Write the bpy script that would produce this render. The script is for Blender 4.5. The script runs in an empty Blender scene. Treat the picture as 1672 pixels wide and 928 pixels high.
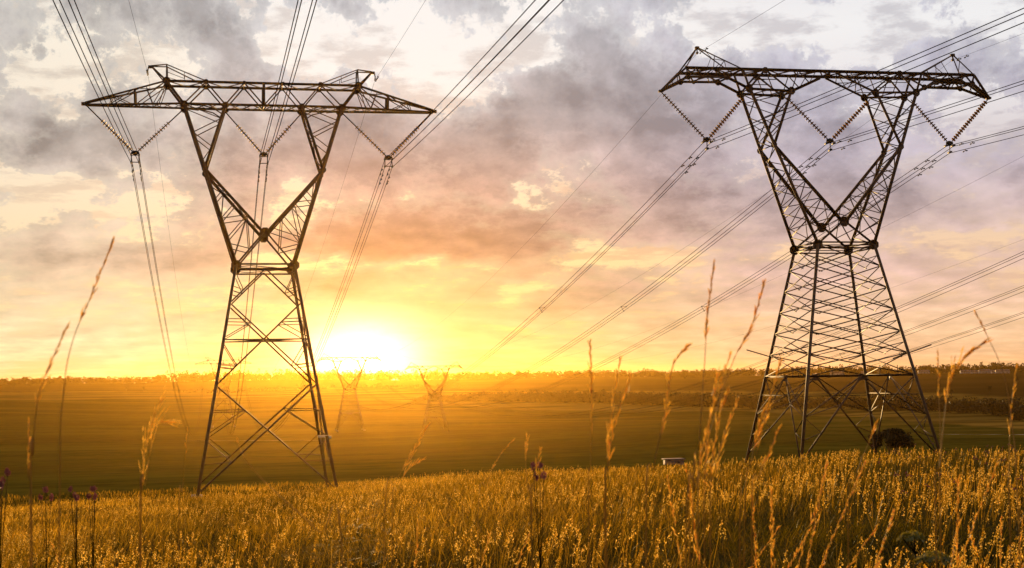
import bpy, math, random
import numpy as np
from mathutils import Vector, Matrix

random.seed(7)
rng = np.random.default_rng(11)
S = bpy.context.scene
COL = S.collection
PI = math.pi
rad = math.radians

# ------------------------------------------------------------------ camera
CAMZ = 9.2
cd = bpy.data.cameras.new('camera')
cam = bpy.data.objects.new('camera', cd)
COL.objects.link(cam)
Rt = Vector((0.9998477, 0.0011584, -0.01741392))
Up = Vector((0.01745241, -0.06636493, 0.99764278))
Fw = Vector((0.0, 0.99779475, 0.06637504))
cam.matrix_world = Matrix(((Rt.x, Up.x, -Fw.x, 0), (Rt.y, Up.y, -Fw.y, 0), (Rt.z, Up.z, -Fw.z, CAMZ), (0, 0, 0, 1)))
cd.sensor_width = 36
cd.lens = 36 * 2300 / 1672
cd.clip_start = 0.1
cd.clip_end = 30000
cd.dof.use_dof = True
cd.dof.focus_distance = 70
cd.dof.aperture_fstop = 9.5
S.camera = cam

# ------------------------------------------------------------------ node helper
class N:
    """tiny expression builder for shader nodes"""
    def __init__(s, nt): s.nt = nt; s.n = nt.nodes; s.l = nt.links
    def node(s, t, **k):
        nd = s.n.new(t)
        for a, b in k.items(): setattr(nd, a, b)
        return nd
    def put(s, sock, v):
        if v is None: return
        if isinstance(v, (int, float)): sock.default_value = v
        elif isinstance(v, (tuple, list)):
            sock.default_value = tuple(v) + (1,) if len(v) == 3 and len(sock.default_value) == 4 else tuple(v)
        else: s.l.new(v, sock)
    def m(s, op, a, b=None, c=None, clamp=False):
        nd = s.node('ShaderNodeMath', operation=op, use_clamp=clamp)
        s.put(nd.inputs[0], a); s.put(nd.inputs[1], b); s.put(nd.inputs[2], c)
        return nd.outputs[0]
    def mix(s, f, a, b, mode='MIX'):
        nd = s.node('ShaderNodeMix', data_type='RGBA', blend_type=mode)
        s.put(nd.inputs[0], f); s.put(nd.inputs[6], a); s.put(nd.inputs[7], b)
        return nd.outputs[2]
    def smooth(s, x, a, b, lo=0.0, hi=1.0):
        nd = s.node('ShaderNodeMapRange', interpolation_type='SMOOTHSTEP')
        s.put(nd.inputs[0], x); s.put(nd.inputs[1], a); s.put(nd.inputs[2], b); s.put(nd.inputs[3], lo); s.put(nd.inputs[4], hi)
        return nd.outputs[0]
    def xyz(s, x, y, z):
        nd = s.node('ShaderNodeCombineXYZ'); s.put(nd.inputs[0], x); s.put(nd.inputs[1], y); s.put(nd.inputs[2], z)
        return nd.outputs[0]
    def sep(s, v):
        nd = s.node('ShaderNodeSeparateXYZ'); s.put(nd.inputs[0], v); return nd.outputs
    def noise(s, v, scale, detail=6, rough=0.55, lac=2.0, dist=0.0):
        nd = s.node('ShaderNodeTexNoise'); s.put(nd.inputs['Vector'], v)
        nd.inputs['Scale'].default_value = scale; nd.inputs['Detail'].default_value = detail
        nd.inputs['Roughness'].default_value = rough; nd.inputs['Lacunarity'].default_value = lac
        nd.inputs['Distortion'].default_value = dist
        return nd.outputs[0]
    def ramp(s, f, stops):
        nd = s.node('ShaderNodeValToRGB'); s.put(nd.inputs[0], f)
        e = nd.color_ramp.elements
        while len(e) < len(stops): e.new(0.5)
        for i, (p, c) in enumerate(stops):
            e[i].position = p; e[i].color = tuple(c) + (1,)
        return nd.outputs[0]

def lin(r, g, b):
    f = lambda v: (v / 255) / 12.92 if v / 255 <= 0.04045 else ((v / 255 + 0.055) / 1.055) ** 2.4
    return (f(r), f(g), f(b))

# ------------------------------------------------------------------ world: evening sky with broken cloud
SUN_AZ, SUN_EL = -6.15, 2.6
w = bpy.data.worlds.new('World'); S.world = w; w.use_nodes = True
nt = w.node_tree; nt.nodes.clear(); n = N(nt)
tc = n.node('ShaderNodeTexCoord')
D = tc.outputs['Generated']
dx, dy, dz = n.sep(D)
az = n.m('MULTIPLY', n.m('ARCTAN2', dx, dy), 180 / PI)
el = n.m('MULTIPLY', n.m('ARCSINE', dz), 180 / PI)
vv = n.m('MULTIPLY', n.m('LOGARITHM', n.m('ADD', n.m('MAXIMUM', el, -0.5), 1.3), math.e), 14.0)
P = n.xyz(az, vv, 3.7)
# soft wobble of the coordinates so that the banks are never clean ovals
wn = n.node('ShaderNodeTexNoise'); n.put(wn.inputs['Vector'], P)
wn.inputs['Scale'].default_value = 0.32; wn.inputs['Detail'].default_value = 4
wr, wg, wb = n.sep(wn.outputs['Color'])
wu = n.m('MULTIPLY', n.m('SUBTRACT', wr, 0.5), 5.0)
wv = n.m('MULTIPLY', n.m('SUBTRACT', wg, 0.5), n.smooth(el, 1, 9, 0.9, 2.8))
az2 = n.m('ADD', az, wu); el2 = n.m('ADD', el, wv)
BANKS = [(-5.3,13.6,5.0,1.1,1.00),(-3.3,11.9,2.7,1.2,1.00),(-6.8,12.8,1.5,1.3,0.50),(1.0,13.0,1.5,1.0,0.40),(-19.2,12.0,1.2,0.7,0.80),(-17.1,10.4,0.7,1.2,0.60),(-13.8,13.0,1.7,0.7,0.80),(-17.6,7.1,3.2,1.0,0.80),(-18.7,8.0,1.5,0.7,0.60),(12.5,13.4,5.7,1.1,1.00),(10.5,14.3,3.0,0.6,0.60),(18.4,10.0,2.7,1.1,0.90),(19.5,7.8,2.2,1.0,0.50),(-5.4,4.7,4.2,0.25,0.90),(-13.1,3.1,6.2,0.3,0.40),(0.2,3.3,1.1,0.5,0.70),(7.3,4.7,3.5,0.4,0.70),(-9.5,6.8,1.5,0.9,0.60),(16.2,5.3,3.5,0.3,0.50),(-17.1,3.8,4.0,0.4,0.40),(-7.7,15.0,2.2,0.5,-0.30),(-11.2,13.1,1.5,1.6,-0.80),(-19.3,13.6,1.2,1.2,-0.70),(-17.8,9.2,3.7,1.1,-0.80),(3.8,13.4,1.7,1.4,-0.70),(-0.3,9.9,6.5,2.0,-0.80),(-6.8,10.0,3.2,1.5,-0.40),(4.3,11.5,3.7,1.5,-0.60),(-2.9,6.1,6.2,1.1,-0.90),(11.6,8.5,5.0,2.2,-0.60),(19.2,11.3,2.2,1.1,-0.70),(15.1,6.6,5.5,1.2,-0.60),(-14.3,5.0,6.5,0.6,-0.50),(-12.4,9.4,5.0,1.5,-0.50),(7.0,3.3,4.5,0.4,-0.50),(-2.4,3.4,4.2,0.5,-0.40),(12.9,11.1,4.5,0.9,-0.30),(9.2,12.0,2.7,0.7,-0.50),(-18.7,4.7,3.0,0.7,-0.40)]
bank = None
for (a0, e0, ra, re, am) in BANKS:
    u = n.m('MULTIPLY', n.m('SUBTRACT', az2, a0), 1 / ra)
    v = n.m('MULTIPLY', n.m('SUBTRACT', el2, e0), 1 / re)
    r2 = n.m('ADD', n.m('MULTIPLY', u, u), n.m('MULTIPLY', v, v))
    g = n.m('MULTIPLY', n.m('EXPONENT', n.m('MULTIPLY', r2, -0.8)), am)
    bank = g if bank is None else n.m('ADD', bank, g)
f1 = n.noise(P, 0.25, 9, 0.54, 2.1, 0.0)
# the same field sampled a little toward the sun: gives the lit rims
tsu = n.m('MULTIPLY', n.m('SUBTRACT', SUN_AZ, az), 0.05)
P2 = n.xyz(n.m('ADD', az, n.m('MAXIMUM', n.m('MINIMUM', tsu, 0.5), -0.5)), n.m('SUBTRACT', vv, 0.55), 3.7)
f2 = n.noise(P2, 0.25, 6, 0.54, 2.1, 0.0)
fine = n.noise(n.xyz(az, n.m('MULTIPLY', vv, 1.25), 9.1), 0.7, 7, 0.58, 2.1, 0.0)
gap = n.m('ADD', n.m('MULTIPLY', n.m('SUBTRACT', f1, 0.5), -4.2), n.m('MULTIPLY', bank, 1.15))
gap = n.m('ADD', gap, n.m('MULTIPLY', n.m('SUBTRACT', fine, 0.5), 1.5))
bn_ = n.noise(n.xyz(az, n.m('MULTIPLY', vv, 1.1), 1.3), 0.42, 5, 0.6, 2.2, 0.0)
billow = n.m('MULTIPLY', n.m('ABSOLUTE', n.m('SUBTRACT', bn_, 0.5)), 6.0)
gap = n.m('ADD', gap, n.m('MULTIPLY', n.m('SUBTRACT', 0.45, billow), n.smooth(el, 2, 7, 0.3, 0.85)))
gapm = n.smooth(gap, 0.08, n.smooth(el, 3, 8, 0.85, 0.48))
rim = n.m('MULTIPLY', n.m('SUBTRACT', f1, f2), 3.2)              # + = lit side
ez = n.m('MULTIPLY', el, 1 / 16.0, clamp=True)
bodyL = n.ramp(ez, [(0.0, lin(222, 200, 145)), (0.10, lin(240, 222, 175)), (0.22, lin(228, 200, 165)), (0.36, lin(218, 194, 168)), (0.55, lin(192, 180, 170)), (0.75, lin(180, 173, 168)), (1.0, lin(176, 173, 171))])
bodyC = n.ramp(ez, [(0.0, lin(205, 185, 120)), (0.10, lin(215, 192, 135)), (0.20, lin(208, 174, 130)), (0.32, lin(198, 156, 124)), (0.48, lin(200, 166, 148)), (0.66, lin(194, 179, 174)), (0.85, lin(190, 185, 186)), (1.0, lin(182, 181, 185))])
bodyR = n.ramp(ez, [(0.0, lin(238, 186, 138)), (0.10, lin(244, 200, 158)), (0.22, lin(222, 184, 168)), (0.36, lin(204, 178, 172)), (0.52, lin(186, 174, 184)), (0.72, lin(178, 174, 187)), (1.0, lin(176, 175, 187))])
gapL = n.ramp(ez, [(0.0, lin(228, 208, 150)), (0.14, lin(240, 226, 180)), (0.35, lin(246, 228, 192)), (0.6, lin(248, 238, 220)), (0.85, lin(252, 246, 232)), (1.0, lin(240, 237, 232))])
gapC = n.ramp(ez, [(0.0, lin(225, 205, 135)), (0.14, lin(238, 218, 155)), (0.30, lin(248, 226, 172)), (0.55, lin(244, 228, 208)), (0.75, lin(252, 251, 248)), (1.0, lin(252, 252, 252))])
gapR = n.ramp(ez, [(0.0, lin(255, 205, 150)), (0.14, lin(255, 214, 168)), (0.30, lin(252, 216, 180)), (0.5, lin(214, 202, 206)), (0.65, lin(238, 234, 238)), (0.85, lin(250, 250, 252)), (1.0, lin(240, 240, 246))])
kl = n.smooth(az, -17, -7); kr = n.smooth(az, -1, 13)
body = n.mix(kr, n.mix(kl, bodyL, bodyC), bodyR)
gapc = n.mix(kr, n.mix(kl, gapL, gapC), gapR)
shade = n.m('ADD', 1.0, n.m('ADD', n.m('ADD', n.m('MULTIPLY', n.m('SUBTRACT', billow, 0.45), 0.09), n.m('MULTIPLY', rim, 0.6)), n.m('MULTIPLY', n.m('SUBTRACT', fine, 0.5), -0.2)))
shade = n.m('SUBTRACT', shade, n.m('MULTIPLY', n.smooth(gap, -0.2, -1.6), n.smooth(el, 2, 8, 0.07, 0.17)))
shade = n.m('ADD', shade, n.m('MULTIPLY', n.m('SUBTRACT', n.smooth(gap, -0.9, -0.35), 0.5), 0.1))
shade = n.m('MINIMUM', n.m('MAXIMUM', shade, 0.62), 1.35)
bodyS = n.mix(1.0, body, n.xyz(shade, shade, shade), 'MULTIPLY')
wisp = n.noise(n.xyz(n.m('MULTIPLY', az, 0.55), n.m('MULTIPLY', vv, 1.5), 5.5), 0.6, 7, 0.6, 2.1, 0.0)
bodyS = n.mix(n.m('MULTIPLY', n.smooth(gap, -0.6, 0.2), 0.3), bodyS, gapc)
gapc = n.mix(n.m('MULTIPLY', n.smooth(wisp, 0.46, 0.62), 0.55), gapc, body)
cloud = n.mix(gapm, bodyS, gapc)
# unseen sky overhead and behind the viewer, dimmed on purpose for stronger backlight contrast
over = n.smooth(el, 17, 45, 1.0, 0.36)
over = n.m('MULTIPLY', over, n.smooth(n.m('ABSOLUTE', az), 40, 120, 1.0, 0.45))
cloud = n.mix(1.0, cloud, n.xyz(over, over, over), 'MULTIPLY')
# clear sky behind the gaps
sky = n.node('ShaderNodeTexSky', sky_type='NISHITA')
sky.sun_disc = False; sky.sun_elevation = rad(SUN_EL); sky.sun_rotation = rad(SUN_AZ)
sky.air_density = 1.2; sky.dust_density = 2.0
# aureole of the low sun
sx, sy, sz = (math.sin(rad(SUN_AZ)) * math.cos(rad(1.2)), math.cos(rad(SUN_AZ)) * math.cos(rad(1.2)), math.sin(rad(1.2)))
dot = n.m('ADD', n.m('ADD', n.m('MULTIPLY', dx, sx), n.m('MULTIPLY', dy, sy)), n.m('MULTIPLY', dz, sz))
ang = n.m('MULTIPLY', n.m('ARCCOSINE', n.m('MINIMUM', dot, 1.0)), 180 / PI)
ga = n.m('MULTIPLY', n.m('SUBTRACT', az, -6.15), 1 / 2.2); ge = n.m('MULTIPLY', n.m('SUBTRACT', el, 0.75), 1 / 1.4)
g1 = n.m('MULTIPLY', n.m('EXPONENT', n.m('MULTIPLY', n.m('ADD', n.m('MULTIPLY', ga, ga), n.m('MULTIPLY', ge, ge)), -1.0)), 2.6)
g2 = n.m('MULTIPLY', n.m('EXPONENT', n.m('MULTIPLY', ang, -1 / 2.0)), 0.2)
glow = n.mix(1.0, n.mix(1.0, n.xyz(g1, g1, g1), (1.0, 0.86, 0.55), 'MULTIPLY'),
             n.mix(1.0, n.xyz(g2, g2, g2), (1.0, 0.75, 0.32), 'MULTIPLY'), 'ADD')
SKY_S = 0.1
tot = n.mix(1.0, cloud, glow, 'ADD')
tot = n.mix(1.0, tot, (1 / SKY_S, 1 / SKY_S, 1 / SKY_S), 'MULTIPLY')
tot = n.mix(n.m('MULTIPLY', gapm, 0.12), tot, sky.outputs[0])
below = n.smooth(el, -1.0, 0.0)
tot = n.mix(below, (0.5, 0.22, 0.06), tot)
bg = n.node('ShaderNodeBackground'); n.put(bg.inputs[0], tot); bg.inputs[1].default_value = SKY_S
out = n.node('ShaderNodeOutputWorld'); n.l.new(bg.outputs[0], out.inputs[0])
w.cycles.sampling_method = 'MANUAL'; w.cycles.sample_map_resolution = 1024

# ------------------------------------------------------------------ sun
sd = bpy.data.lights.new('sun', 'SUN'); so = bpy.data.objects.new('sun', sd); COL.objects.link(so)
sd.energy = 5.0; sd.angle = rad(0.6); sd.color = (1.0, 0.62, 0.24)
sv = Vector((math.sin(rad(SUN_AZ)) * math.cos(rad(SUN_EL)), math.cos(rad(SUN_AZ)) * math.cos(rad(SUN_EL)), math.sin(rad(SUN_EL))))
so.rotation_euler = sv.to_track_quat('Z', 'Y').to_euler()
so.location = (-60, 500, 60)

S.view_settings.view_transform = 'Standard'; S.view_settings.look = 'None'
S.view_settings.exposure = 0; S.view_settings.gamma = 1
S.view_settings.use_curve_mapping = False
S.cycles.volume_bounces = 0
S.cycles.max_bounces = 6; S.cycles.diffuse_bounces = 2; S.cycles.transmission_bounces = 4; S.cycles.glossy_bounces = 2
S.cycles.transparent_max_bounces = 8

# ------------------------------------------------------------------ materials
def mat(name):
    m = bpy.data.materials.new(name); m.use_nodes = True
    m.node_tree.nodes.clear(); k = N(m.node_tree)
    o = k.node('ShaderNodeOutputMaterial')
    return m, k, o

def steel(name, c1, c2, rough=0.55, metal=0.35):
    m, k, o = mat(name)
    t = k.node('ShaderNodeTexCoord')
    f = k.noise(t.outputs['Object'], 1.3, 5, 0.6)
    b = k.node('ShaderNodeBsdfPrincipled')
    k.put(b.inputs['Base Color'], k.mix(k.smooth(f, 0.35, 0.65), c1, c2))
    b.inputs['Roughness'].default_value = rough; b.inputs['Metallic'].default_value = metal
    k.l.new(b.outputs[0], o.inputs[0]); return m

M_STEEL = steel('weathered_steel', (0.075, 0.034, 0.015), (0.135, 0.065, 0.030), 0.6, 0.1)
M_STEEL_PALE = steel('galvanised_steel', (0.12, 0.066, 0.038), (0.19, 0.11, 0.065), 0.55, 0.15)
M_WIRE = steel('cable_aluminium', (0.03, 0.017, 0.011), (0.05, 0.03, 0.02), 1.0, 0.0)
M_WIRE.node_tree.nodes['Principled BSDF'].inputs['Specular IOR Level'].default_value = 0.0
M_FIT = steel('fitting_iron', (0.02, 0.012, 0.008), (0.035, 0.02, 0.014), 0.6, 0.1)
M_CONC = steel('footing_concrete', (0.25, 0.22, 0.18), (0.34, 0.30, 0.25), 0.9, 0.0)
M_SIGN = steel('sign_enamel', (0.8, 0.78, 0.7), (0.7, 0.66, 0.55), 0.25, 0.0)

def glass_disc():
    m, k, o = mat('amber_glass')
    g = k.node('ShaderNodeBsdfPrincipled')
    g.inputs['Base Color'].default_value = (0.09, 0.05, 0.015, 1); g.inputs['Roughness'].default_value = 0.5
    t = k.node('ShaderNodeBsdfTranslucent'); t.inputs[0].default_value = (0.85, 0.5, 0.09, 1)
    x = k.node('ShaderNodeMixShader'); x.inputs[0].default_value = 0.5
    k.l.new(g.outputs[0], x.inputs[1]); k.l.new(t.outputs[0], x.inputs[2]); k.l.new(x.outputs[0], o.inputs[0])
    return m
M_GLASS = glass_disc()

def leafy(name, stops, trans=0.5, gloss=0.06):
    """plant tissue: colour by the per-face attribute 'tint', light passes through it"""
    m, k, o = mat(name)
    a = k.node('ShaderNodeAttribute', attribute_name='tint')
    c = k.ramp(a.outputs['Fac'], stops)
    d = k.node('ShaderNodeBsdfDiffuse'); k.put(d.inputs[0], c)
    t = k.node('ShaderNodeBsdfTranslucent'); k.put(t.inputs[0], k.mix(1.0, c, (1.5, 1.25, 0.8), 'MULTIPLY'))
    x = k.node('ShaderNodeMixShader'); x.inputs[0].default_value = trans
    k.l.new(d.outputs[0], x.inputs[1]); k.l.new(t.outputs[0], x.inputs[2])
    g = k.node('ShaderNodeBsdfGlossy'); g.inputs[0].default_value = (1, 1, 1, 1); g.inputs[1].default_value = 0.35
    y = k.node('ShaderNodeMixShader'); y.inputs[0].default_value = gloss
    k.l.new(x.outputs[0], y.inputs[1]); k.l.new(g.outputs[0], y.inputs[2]); k.l.new(y.outputs[0], o.inputs[0])
    return m
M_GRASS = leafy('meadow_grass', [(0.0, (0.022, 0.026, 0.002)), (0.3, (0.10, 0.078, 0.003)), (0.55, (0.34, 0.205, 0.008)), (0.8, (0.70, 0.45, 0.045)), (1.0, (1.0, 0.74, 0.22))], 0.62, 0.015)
M_STALK = leafy('dry_stalk', [(0.0, (0.20, 0.16, 0.018)), (0.5, (0.58, 0.36, 0.04)), (1.0, (0.9, 0.64, 0.15))], 0.68)
M_LEAF = leafy('tree_leaves', [(0.0, (0.012, 0.012, 0.003)), (0.5, (0.03, 0.025, 0.006)), (1.0, (0.06, 0.045, 0.01))], 0.25, 0.02)
M_LEAF_PALE = leafy('ridge_leaves', [(0.0, (0.022, 0.018, 0.005)), (1.0, (0.06, 0.042, 0.012))], 0.3, 0.02)
M_PURPLE = leafy('purple_petals', [(0.0, (0.13, 0.035, 0.045)), (1.0, (0.30, 0.10, 0.13))], 0.4)
M_UMBEL = leafy('green_umbel', [(0.0, (0.16, 0.15, 0.01)), (1.0, (0.36, 0.30, 0.03))], 0.4)
M_BARK = steel('bark', (0.05, 0.035, 0.022), (0.08, 0.055, 0.035), 0.95, 0.0)

# ------------------------------------------------------------------ mesh helpers
def link(name, me, parent=None, m=None):
    o = bpy.data.objects.new(name, me)
    COL.objects.link(o)
    if parent is not None: o.parent = parent
    if m is not None: me.materials.append(m)
    return o

def mesh_from(name, V, F4=None, F3=None, tint=None, smooth=False):
    """V (n,3); quads (k,4); tris (j,3); tint per vertex"""
    me = bpy.data.meshes.new(name)
    V = np.asarray(V, dtype=np.float32)
    parts = []; starts = []; tot = []; base = 0
    if F4 is not None and len(F4):
        F4 = np.asarray(F4, dtype=np.int32); parts.append(F4.ravel()); starts.append(base + 4 * np.arange(len(F4))); tot.append(np.full(len(F4), 4)); base += F4.size
    if F3 is not None and len(F3):
        F3 = np.asarray(F3, dtype=np.int32); parts.append(F3.ravel()); starts.append(base + 3 * np.arange(len(F3))); tot.append(np.full(len(F3), 3)); base += F3.size
    li = np.concatenate(parts); st = np.concatenate(starts).astype(np.int32)
    me.vertices.add(len(V)); me.vertices.foreach_set('co', V.ravel())
    me.loops.add(len(li)); me.loops.foreach_set('vertex_index', li)
    me.polygons.add(len(st)); me.polygons.foreach_set('loop_start', st)
    if smooth: me.polygons.foreach_set('use_smooth', np.ones(len(st), dtype=bool))
    me.update(calc_edges=True)
    if tint is not None:
        a = me.attributes.new('tint', 'FLOAT', 'POINT'); a.data.foreach_set('value', np.asarray(tint, dtype=np.float32))
    me.validate()
    return me

class Bars:
    """collects square bars, plates, tubes and discs for ONE mesh"""
    def __init__(s): s.V = []; s.Q = []; s.T = []; s.n = 0
    def add(s, V, Q=(), T=()):
        V = np.asarray(V, float)
        for q in Q: s.Q.append([i + s.n for i in q])
        for t in T: s.T.append([i + s.n for i in t])
        s.V.append(V); s.n += len(V)
    def bar(s, p, q, wd, th=None):
        """steel angle section: two thin flanges meeting at right angles"""
        p = np.array(p, float); q = np.array(q, float); d = q - p; L = np.linalg.norm(d)
        if L < 1e-6: return
        d /= L; wd = wd * (0.84 if wd < 0.14 else 0.87)
        up = np.array([0, 0, 1.0]) if abs(d[2]) < 0.9 else np.array([1.0, 0, 0])
        a = np.cross(d, up); a /= np.linalg.norm(a); b = np.cross(d, a)
        t = wd * 0.22 if th is None else th
        h = wd / 2
        prof = [(-h, -h), (h, -h), (h, -h + t), (-h + t, -h + t), (-h + t, h), (-h, h)]
        V = [p + a * x + b * y for x, y in prof] + [q + a * x + b * y for x, y in prof]
        Q = [(i, (i + 1) % 6, (i + 1) % 6 + 6, i + 6) for i in range(6)]
        Q += [(0, 3, 2, 1), (0, 5, 4, 3), (6, 7, 8, 9), (6, 9, 10, 11)]
        s.add(V, Q)
    def box(s, c, ax, ay, az_):
        c = np.array(c, float); ax = np.array(ax, float); ay = np.array(ay, float); az_ = np.array(az_, float)
        V = [c + ax * i + ay * j + az_ * k for k in (-1, 1) for j in (-1, 1) for i in (-1, 1)]
        s.add(V, [(0, 2, 3, 1), (4, 5, 7, 6), (0, 1, 5, 4), (2, 6, 7, 3), (0, 4, 6, 2), (1, 3, 7, 5)])
    def plate(s, c, r, ny=True):
        """octagonal gusset plate in the xz plane"""
        c = np.array(c, float); V = []
        for yy in (-0.02, 0.02):
            for i in range(8):
                a = PI / 8 + i * PI / 4
                V.append(c + (np.array([math.cos(a) * r, yy, math.sin(a) * r]) if ny else np.array([yy, math.cos(a) * r, math.sin(a) * r])))
        Q = [(i, (i + 1) % 8, (i + 1) % 8 + 8, i + 8) for i in range(8)]
        Q += [(0, 1, 2, 3), (0, 3, 4, 7), (4, 5, 6, 7), (8, 11, 10, 9), (8, 15, 12, 11), (12, 15, 14, 13)]
        s.add(V, Q)
    def tube(s, pts, r, k=6, r2=None):
        pts = np.asarray(pts, float); nn = len(pts); V = []
        rr = np.full(nn, r) if np.isscalar(r) else np.asarray(r)
        if r2 is not None: rr = np.linspace(r, r2, nn)
        for i in range(nn):
            d = pts[min(i + 1, nn - 1)] - pts[max(i - 1, 0)]; d /= np.linalg.norm(d) + 1e-12
            up = np.array([0, 0, 1.0]) if abs(d[2]) < 0.9 else np.array([1.0, 0, 0])
            a = np.cross(d, up); a /= np.linalg.norm(a); b = np.cross(d, a)
            for j in range(k):
                t = 2 * PI * j / k; V.append(pts[i] + rr[i] * (a * math.cos(t) + b * math.sin(t)))
        Q = [(i * k + j, i * k + (j + 1) % k, (i + 1) * k + (j + 1) % k, (i + 1) * k + j) for i in range(nn - 1) for j in range(k)]
        V.append(pts[0]); V.append(pts[-1]); z0 = nn * k; z1 = z0 + 1
        T = [(z0, (j + 1) % k, j) for j in range(k)] + [(z1, (nn - 1) * k + j, (nn - 1) * k + (j + 1) % k) for j in range(k)]
        s.add(V, Q, T)
    def disc(s, c, d, r, h, k=10):
        """bell shaped insulator shed about axis d"""
        c = np.array(c, float); d = np.array(d, float); d /= np.linalg.norm(d)
        up = np.array([0, 1.0, 0]); a = np.cross(d, up); a /= np.linalg.norm(a); b = np.cross(d, a)
        V = []
        for (rr, hh) in ((0.3, -0.5), (0.75, -0.15), (1.0, 0.25), (0.7, 0.2), (0.25, 0.45)):
            for j in range(k):
                t = 2 * PI * j / k; V.append(c + d * hh * h + r * rr * (a * math.cos(t) + b * math.sin(t)))
        Q = [(i * k + j, i * k + (j + 1) % k, (i + 1) * k + (j + 1) % k, (i + 1) * k + j) for i in range(4) for j in range(k)]
        s.add(V, Q)
    def lace(s, A0, A1, B0, B1, cnt, wd, rungs=False, start=0):
        A0, A1, B0, B1 = map(lambda v: np.array(v, float), (A0, A1, B0, B1))
        for i in range(cnt):
            t0, t1 = i / cnt, (i + 1) / cnt
            a0, a1, b0, b1 = A0 + (A1 - A0) * t0, A0 + (A1 - A0) * t1, B0 + (B1 - B0) * t0, B0 + (B1 - B0) * t1
            if (i + start) % 2 == 0: s.bar(a0, b1, wd)
            else: s.bar(b0, a1, wd)
            if rungs and i: s.bar(a0, b0, wd)
    def build(s, name, m, parent=None, smooth=False):
        me = mesh_from(name, np.concatenate(s.V), s.Q, s.T if s.T else None, smooth=smooth)
        return link(name, me, parent, m)

def tag(o, label=None, cat=None, group=None, kind=None):
    if label: o['label'] = label
    if cat: o['category'] = cat
    if group: o['group'] = group
    if kind: o['kind'] = kind
    return o

def empty(name, loc=(0, 0, 0), rz=0.0):
    o = bpy.data.objects.new(name, None); COL.objects.link(o)
    o.location = loc; o.rotation_euler = (0, 0, rz); o.empty_display_size = 0.5
    return o

def copy_tree(o, parent=None):
    c = o.copy(); COL.objects.link(c)
    if parent is not None: c.parent = parent
    for ch in list(o.children): copy_tree(ch, c)
    return c

# ------------------------------------------------------------------ terrain
AZK = [-20, -15.5, -10.8, -7.4, -3.5, 0, 4, 9, 13.6, 20]
BROW = [.0790, .0774, .0755, .0723, .067, .065, .065, .061, .0551, .0542]
RBROW = [100, 100, 98, 95, 88, 80, 74, 68, 62, 60]
WID = [45, 45, 45, 48, 55, 65, 75, 88, 98, 100]
PAZ = [-20, -10.8, 0, 9, 18]
PR = [
    ([0, 130, 350, 600, 800, 1150, 1500, 2200, 3000, 9000], [0, 0, -10, -12.5, -9, 0.6, 4.0, 11.5, -5, -5]),
    ([0, 130, 350, 600, 800, 1300, 1700, 2200, 3000, 9000], [0, 0, -10, -12.5, -11, -1.3, 4.5, 14, -5, -5]),
    ([0, 130, 350, 600, 800, 1000, 1400, 2200, 3000, 9000], [0, 0, -9, -13, -13, -7.2, 0, 8, -5, -5]),
    ([0, 130, 350, 600, 750, 900, 1300, 2200, 3000, 9000], [0, 0, -8, -12.5, -13, -10.8, -3, 7, -5, -5]),
    ([0, 130, 350, 500, 650, 900, 1400, 2200, 3000, 9000], [0, 0, -8, -11.5, -11.7, -7, 1.5, 7, -5, -5]),
]
GR = np.concatenate([np.arange(0, 400, 5), np.geomspace(400, 6000, 200)])
prof = np.array([np.interp(GR, a, b) for a, b in PR])
ker = np.hanning(13); ker /= ker.sum()
for i in range(5):
    ext = np.concatenate([np.full(6, prof[i, 0]), prof[i], np.full(6, prof[i, -1])])
    prof[i] = np.convolve(ext, ker, 'valid')

def ground_z(X, Y):
    X = np.asarray(X, float); Y = np.asarray(Y, float)
    r = np.hypot(X, Y); a = np.degrees(np.arctan2(X, Y))
    ac = np.clip(a, -20, 20)
    A = np.interp(ac, AZK, BROW); Rb = np.interp(ac, AZK, RBROW); W = np.interp(ac, AZK, WID)
    k = (A * Rb + 0.55 - 1.6) / Rb
    back = np.clip((np.abs(a) - 60) / 60, 0, 1)
    k = k * (1 - back * back * (3 - 2 * back))
    line = -1.6 - k * np.minimum(r, 260) + CAMZ
    ap = np.interp(ac, PAZ, np.arange(5)); i0 = np.clip(ap.astype(int), 0, 3); t = ap - i0
    t = t * t * (3 - 2 * t)
    fi = np.interp(np.clip(r, 0, 6000), GR, np.arange(len(GR))); j0 = np.clip(fi.astype(int), 0, len(GR) - 2); u = fi - j0
    P0 = prof[i0, j0] * (1 - u) + prof[i0, j0 + 1] * u
    P1 = prof[i0 + 1, j0] * (1 - u) + prof[i0 + 1, j0 + 1] * u
    F = P0 * (1 - t) + P1 * t
    s = np.clip((r - Rb) / W, 0, 1); s = s * s * (3 - 2 * s)
    z = line * (1 - s) + F * s
    z = z + 0.05 * np.sin(X * 0.9 + 1.3) * np.sin(Y * 0.7) * np.clip(r / 6, 0, 1)
    u1 = np.clip((r - 190) / 160, 0, 1)
    z = z + u1 * (0.55 * np.sin(Y / 21 + 1.2 * np.sin(X / 70) + X / 90) + 0.3 * np.sin(Y / 11.5 + X / 37 + 0.8 * np.sin(X / 43)) + 0.35 * np.sin(X / 34 + Y / 75))
    und = np.clip((r - 500) / 800, 0, 1)
    z = z + und * (0.9 * np.sin(X / 140 + 1) + 0.7 * np.sin(X / 61 + Y / 300))
    return z

def gz(x, y): return float(ground_z(x, y))

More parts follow.
